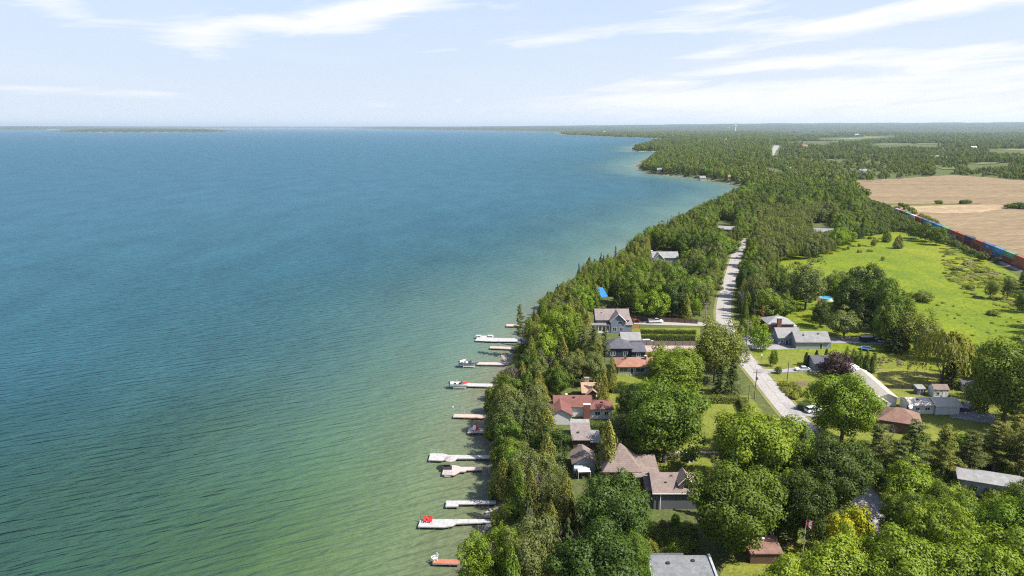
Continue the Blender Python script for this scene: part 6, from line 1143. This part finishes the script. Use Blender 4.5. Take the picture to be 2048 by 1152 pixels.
# ------------------------------------------------------------------ poles, wires, flag
POLEM = mat('weathered pole wood', (.30, .25, .21), .85, var=.15)
def pole(label, px, py, top, arm=True, tr=False, rz=0):
    p = P(px, py); h_ = max(7, ztop(p, top)-3); r = empty('utility_pole', (p.x, p.y, 2.9), R(rz), label, 'utility pole', 'utility poles along the road'); MB().bar((0, 0, 0), (0, 0, h_), .19, .13, 8).build('shaft', POLEM, r)
    if arm: MB().box(-1.1, -.06, h_-.9, 1.1, .06, h_-.76).build('crossarm', POLEM, r); i_ = MB(); [i_.bar((x, 0, h_-.76), (x, 0, h_-.55), .05) for x in (-1, 1)]; i_.build('insulator', M_GRD, r)
    if tr: MB().lathe([(.28, 0), (.3, .1), (.3, .8), (.22, .95)], .36, -.1, 10).build('transformer', M_GRD, r).location = (0, 0, h_-3.0)
    return Vector((p.x, p.y, 2.9+h_-.6))
p1 = pole('utility pole with crossarm and transformer on the left verge below the bend', 1509, 798, 739, True, True); p2 = pole('bare utility pole on the lawn right of the road', 1574, 765, 728, False); p3 = pole('short utility pole beside the square lawn hedge', 1496, 815, 781, False)
p4 = pole('utility pole at the far left side of the bend', 1411, 643, 603, True); p5 = pole('utility pole on the left verge near the shaded stretch', 1423, 592, 560, True); p6 = pole('utility pole at the left verge near the top of the road', 1445, 530, 505, True); p7 = pole('utility pole by the grey driveway mouth', 1493, 690, 640, True)
def wire(label, a, b_, dx=0):
    mb = MB(); n = 10; q = [a.lerp(b_, i/n)+Vector((dx, 0, -1.0*4*(i/n)*(1-i/n))) for i in range(n+1)]; [mb.bar(q[i], q[i+1], .018, n=4) for i in range(n)]
    o = mb.build('power_wire', M_BLACK); tag(o, label, 'wire', 'wires between the poles')
wire('wire sagging from the transformer pole to the driveway pole', p1, p7, 0); wire('wire from the driveway pole to the bend pole', p7, p4); wire('wire from the bend pole up the shaded road', p4, p5); wire('topmost wire toward the end of the road', p5, p6); wire('wire crossing the road from the transformer pole to the lawn pole', p1, p2)
fl = empty('flagpole', P(1604, 1122), 0, 'white flagpole on the bottom lawn with a drooping red and white flag', 'flagpole'); MB().bar((0, 0, 0), (0, 0, 9), .07, .04, 8).build('pole', M_WHT, fl)
fv = []; fn = []
def flagbit(name, x0, x1, m):
    n = 5; vs = []; [vs.extend([(.07+x, .08*math.sin(x*5)+.03, 8.8-x*.75), (.07+x, .08*math.sin(x*5+1)+.03, 7.3-x*.85)]) for x in [x0+(x1-x0)*i/n for i in range(n+1)]]
    o = MB().add(vs, [(2*i, 2*i+1, 2*i+3, 2*i+2) for i in range(n)]).build(name, m, fl); s_ = o.modifiers.new('s', 'SOLIDIFY'); s_.thickness = .02
flagbit('flag', 0, .42, M_REDP); flagbit('flag', .42, .95, M_WHT); flagbit('flag', .95, 1.35, M_REDP)
sg = empty('yard_sign', P(1523, 720), 0, 'small pale sign on a post beside the road on the lawn', 'sign'); MB().box(-.3, -.03, 1.4, .3, .03, 2.1).build('panel', WHITE, sg); MB().bar((0, .06, 0), (0, .06, 2.0), .05).build('post', DARKT, sg)
# ------------------------------------------------------------------ vehicles
def car(name, label, px, py, rz, paint, style='sedan', cat='car', grp='parked vehicles', z=3.1):
    p = P(px, py); r = empty(name, (p.x, p.y, z), R(rz), label, cat, grp); L_, W_ = (4.7, 1.85) if style != 'pickup' else (5.9, 2.0)
    if style == 'sedan': low = [(-2.35, .35), (2.35, .35), (2.38, .62), (2.2, .82), (1.1, .95), (-1.75, .98), (-2.3, .9), (-2.38, .6)]; cab = [(1.15, .93), (.35, 1.42), (-.95, 1.45), (-1.85, .96)]
    elif style == 'suv': low = [(-2.35, .4), (2.35, .4), (2.38, .75), (2.2, .98), (1.2, 1.08), (-2.3, 1.1), (-2.38, .7)]; cab = [(1.2, 1.06), (.6, 1.68), (-2.0, 1.7), (-2.32, 1.08)]
    else: low = [(-2.95, .5), (2.95, .5), (2.98, .9), (2.8, 1.12), (1.5, 1.2), (-.5, 1.2), (-.5, 1.0), (-2.95, 1.0)]; cab = [(1.55, 1.18), (.95, 1.85), (-.25, 1.88), (-.5, 1.18)]
    MB().prof(low, -W_/2, W_/2).build('body', paint, r, .06)
    n = len(cab); vs = [(x, -W_/2+.12+(.14 if z_ > 1.3 else 0), z_) for x, z_ in cab]+[(x, W_/2-.12-(.14 if z_ > 1.3 else 0), z_) for x, z_ in cab]; MB().add(vs, [(0, 1, 2, 3), (7, 6, 5, 4)]+[((i+1) % 4, i, 4+i, 4+(i+1) % 4) for i in range(4)]).build('windows', GLASS, r)
    top = cab[2][1]; MB().box(cab[2][0]-.02, -W_/2+.25, top-.02, cab[1][0]+.02, W_/2-.25, top+.035).build('roof', paint, r, .02)
    for x in (-L_*.31, L_*.31):
        for s_ in (-1, 1): w_ = MB().bar((x, s_*(W_/2-.2), .34), (x, s_*(W_/2+.02), .34), .34, n=12).build('wheel', M_BLACK, r); MB().bar((x, s_*(W_/2+.02), .34), (x, s_*(W_/2+.035), .34), .19, n=10).build('rim', M_AL, w_)
    for s_ in (-1, 1): MB().box(L_/2-.04, s_*.65-.17, .68, L_/2+.04, s_*.65+.17, .8).build('headlight', M_WHT, r)
    if style == 'pickup': b = MB(); b.box(-2.95, -1.0, 1.0, -.6, -.92, 1.5); b.box(-2.95, .92, 1.0, -.6, 1.0, 1.5); b.box(-2.95, -.9, 1.0, -2.87, .9, 1.5); b.box(-.68, -.9, 1.0, -.6, .9, 1.5); b.build('truck_bed', M_GRD, r)
    return r
PW = mat('white car paint', (.70, .70, .70), .25, spec=.6, var=.02); PG = mat('grey car paint', (.22, .23, .24), .3, .3, var=.03); PB = mat('dark blue car paint', (.03, .06, .14), .3, var=.03); PS = mat('silver car paint', (.45, .47, .5), .3, .4, var=.03)
car('parked_car', 'white sedan parked at the end of the middle driveway', 1605, 742, 178, PW); car('pickup_truck', 'white pickup truck with a grey bed by the dark board fence', 1311, 646, 4, PW, 'pickup', 'pickup truck'); car('parked_car', 'white car parked just right of the light-roofed garage', 1296, 688.5, 5, PW, 'suv')
car('parked_car', 'white car at the mouth of the lowest right-hand driveway', 1627, 825, 12, PW, 'suv'); car('parked_car', 'dark blue car under the trees beside the black trailer', 1757, 683, 10, PB, 'suv'); car('parked_car', 'silver car half under the trees at the end of the right driveway', 1769, 686, -20, PS); car('parked_car', 'dark blue car on the shaded drive right of the white bungalow', 1927, 822, -10, PB, 'suv'); car('parked_car', 'pale car behind the dark car right of the white bungalow', 1940, 817, -14, PS, 'suv')
tl = empty('cargo_trailer', (P(1731, 684).x, P(1731, 684).y, 3.1), R(2), 'black box trailer with a white top on the grey drive', 'trailer', 'parked vehicles'); MB().box(-1.9, -1, .45, 1.9, 1, 2.0).build('body', M_BLACK, tl); MB().box(-1.95, -1.05, 2.0, 1.95, 1.05, 2.35).build('roof', WHITE, tl, .05); [MB().bar((x, s_*.95, .33), (x, s_*1.12, .33), .33, n=12).build('wheel', DARKT, tl) for x in (-.45, .45) for s_ in (-1, 1)]; MB().bar((-1.9, 0, .5), (-3.0, 0, .5), .05).build('hitch', DARKT, tl)
dt = empty('utility_trailer', (P(1490, 680).x, P(1490, 680).y, 3.1), R(8), 'open grey trailer standing at the mouth of the grey driveway', 'trailer', 'parked vehicles'); b = MB(); b.box(-1.6, -.95, .5, 1.6, .95, .6); b.box(-1.6, -.95, .6, 1.6, -.88, 1.1); b.box(-1.6, .88, .6, 1.6, .95, 1.1); b.box(1.53, -.87, .6, 1.6, .87, 1.1); b.build('body', PG, dt); [MB().bar((0, s_*.97, .33), (0, s_*1.12, .33), .33, n=12).build('wheel', M_BLACK, dt) for s_ in (-1, 1)]; MB().bar((-1.6, 0, .5), (-2.7, 0, .5), .05).build('hitch', DARKT, dt)
# orange tractor by the gabled house
tr = empty('tractor', (P(1266, 645).x, P(1266, 645).y, 3.1), R(25), 'orange compact tractor with a loader beside the blue-grey house', 'tractor'); OR = mat('orange paint', (.65, .13, .03), .4); MB().box(-.2, -.45, .7, 1.5, .45, 1.35).build('hood', OR, tr, .06); MB().box(-1.2, -.7, .75, -.2, .7, .95).build('fender', OR, tr, .05); MB().box(-1.0, -.28, .95, -.5, .28, 1.5).build('seat', M_BLACK, tr, .04)
for x, rr_ in ((-.9, .7), (1.1, .42)):
    for s_ in (-1, 1): MB().bar((x, s_*.6, rr_), (x, s_*.92, rr_), rr_, n=14).build('wheel', M_BLACK, tr)
ro = MB(); [ro.bar((-1.15, s_*.5, .9), (-1.15, s_*.5, 2.4), .05) for s_ in (-1, 1)]; ro.bar((-1.15, -.5, 2.4), (-1.15, .5, 2.4), .05); ro.build('roll_bar', M_BLACK, tr); ld = MB(); [ld.bar((-.1, s_*.6, 1.3), (2.3, s_*.6, .7), .06) for s_ in (-1, 1)]; ld.box(2.2, -.9, .2, 2.8, .9, .8); ld.build('loader', OR, tr)
# trampoline, awnings and garden things right of the road
tm = empty('trampoline', (P(1732, 700).x, P(1732, 700).y, 3.0), 0, 'round blue-rimmed trampoline on the grass below the black trailer', 'trampoline'); MB().lathe([(1.5, .8), (1.5, .86)], n=18).build('mat', M_BLACK, tm); o = MB().lathe([(2.0, .78), (2.0, .9), (1.52, .92), (1.52, .8)], n=18).build('rim_pad', mat('blue pad', (.10, .22, .40), .6), tm); [MB().bar((1.8*math.cos(a), 1.8*math.sin(a), 0), (1.8*math.cos(a), 1.8*math.sin(a), .8), .04).build('leg', M_AL, tm) for a in (0, 1.57, 3.14, 4.71)]
def canopy(px, py, rz, lb, sx_=3, sy_=3, m=None):
    r = empty('canopy_tent', (P(px, py).x, P(px, py).y, 3.0), R(rz), lb, 'canopy', 'white canopies and tents'); a, b_ = sx_/2, sy_/2
    MB().add([(-a, -b_, 2.1), (a, -b_, 2.1), (a, b_, 2.1), (-a, b_, 2.1), (0, 0, 3.0), (-a, -b_, 1.9), (a, -b_, 1.9), (a, b_, 1.9), (-a, b_, 1.9)], [(0, 1, 4), (1, 2, 4), (2, 3, 4), (3, 0, 4), (0, 5, 6, 1), (1, 6, 7, 2), (2, 7, 8, 3), (3, 8, 5, 0)]).build('cover', m or M_WHT, r)
    [MB().bar((x, y, 0), (x, y, 2.0), .04).build('leg', M_AL, r) for x in (-a+.05, a-.05) for y in (-b_+.05, b_-.05)]; return r
canopy(1709, 750, 20, 'white canopy nearest the purple plum', 3.6, 4.0); canopy(1722, 756, -15, 'white pointed canopy at the upper end of the long cream roof', 3.4, 3.0); canopy(1700, 742, 5, 'large white canopy behind the purple plum', 3.4, 4.2); canopy(1748, 776, 0, 'grey pointed gazebo above the low dark fence', 3.4, 3.2, R_SLATE); canopy(1948, 758, 10, 'white canopy at the shed by the tall edge ash', 2.4, 2.0)
sl = empty('playground_slide', (P(1162, 640).x, P(1162, 640).y, 3.0), R(150), 'pale blue garden slide on the lawn behind the fence by the sunroom', 'slide'); MB().add([(0, -.3, 1.8), (0, .3, 1.8), (3, .3, .2), (3, -.3, .2), (0, -.3, 1.7), (0, .3, 1.7), (3, .3, .1), (3, -.3, .1)], [(0, 3, 2, 1), (4, 5, 6, 7), (0, 4, 7, 3), (1, 2, 6, 5), (0, 1, 5, 4), (3, 7, 6, 2)]).build('chute', mat('pale blue plastic', (.35, .6, .8), .4), sl); l_ = MB(); [l_.bar((-.6, y, 0), (0, y, 1.9), .04) for y in (-.3, .3)]; [l_.bar((-.6+.15*i, -.3, .45*i), (-.6+.15*i, .3, .45*i), .03) for i in range(1, 4)]; l_.build('ladder', M_AL, sl)
pt = empty('planter_box', (P(1582, 1088).x, P(1582, 1088).y, 3.0), 0, 'wooden planter box with leafy plants on the bottom lawn', 'planter'); MB().box(-.9, -.4, 0, .9, .4, .5).build('box', WOODF, pt); g = np.random.default_rng(4); V_, F_ = leaves(g, g.normal(size=(400, 3))*np.array([.45, .2, .15])+np.array([0, 0, .7]), rdir(g, 400), .18); o = bpy.data.objects.new('plants', nmesh('plants', V_, F_, [LM['shrub']])); link(o); o.parent = pt
gc = empty('garden_umbrella', (P(1792, 835).x, P(1792, 835).y, 3.0), 0, 'closed white umbrella standing left of the white bungalow', 'umbrella'); MB().bar((0, 0, 0), (0, 0, 2.6), .03).build('pole', M_AL, gc); MB().lathe([(.22, 1.1), (.18, 1.5), (.08, 2.4), (.02, 2.6)], n=8).build('canopy', WHITE, gc)
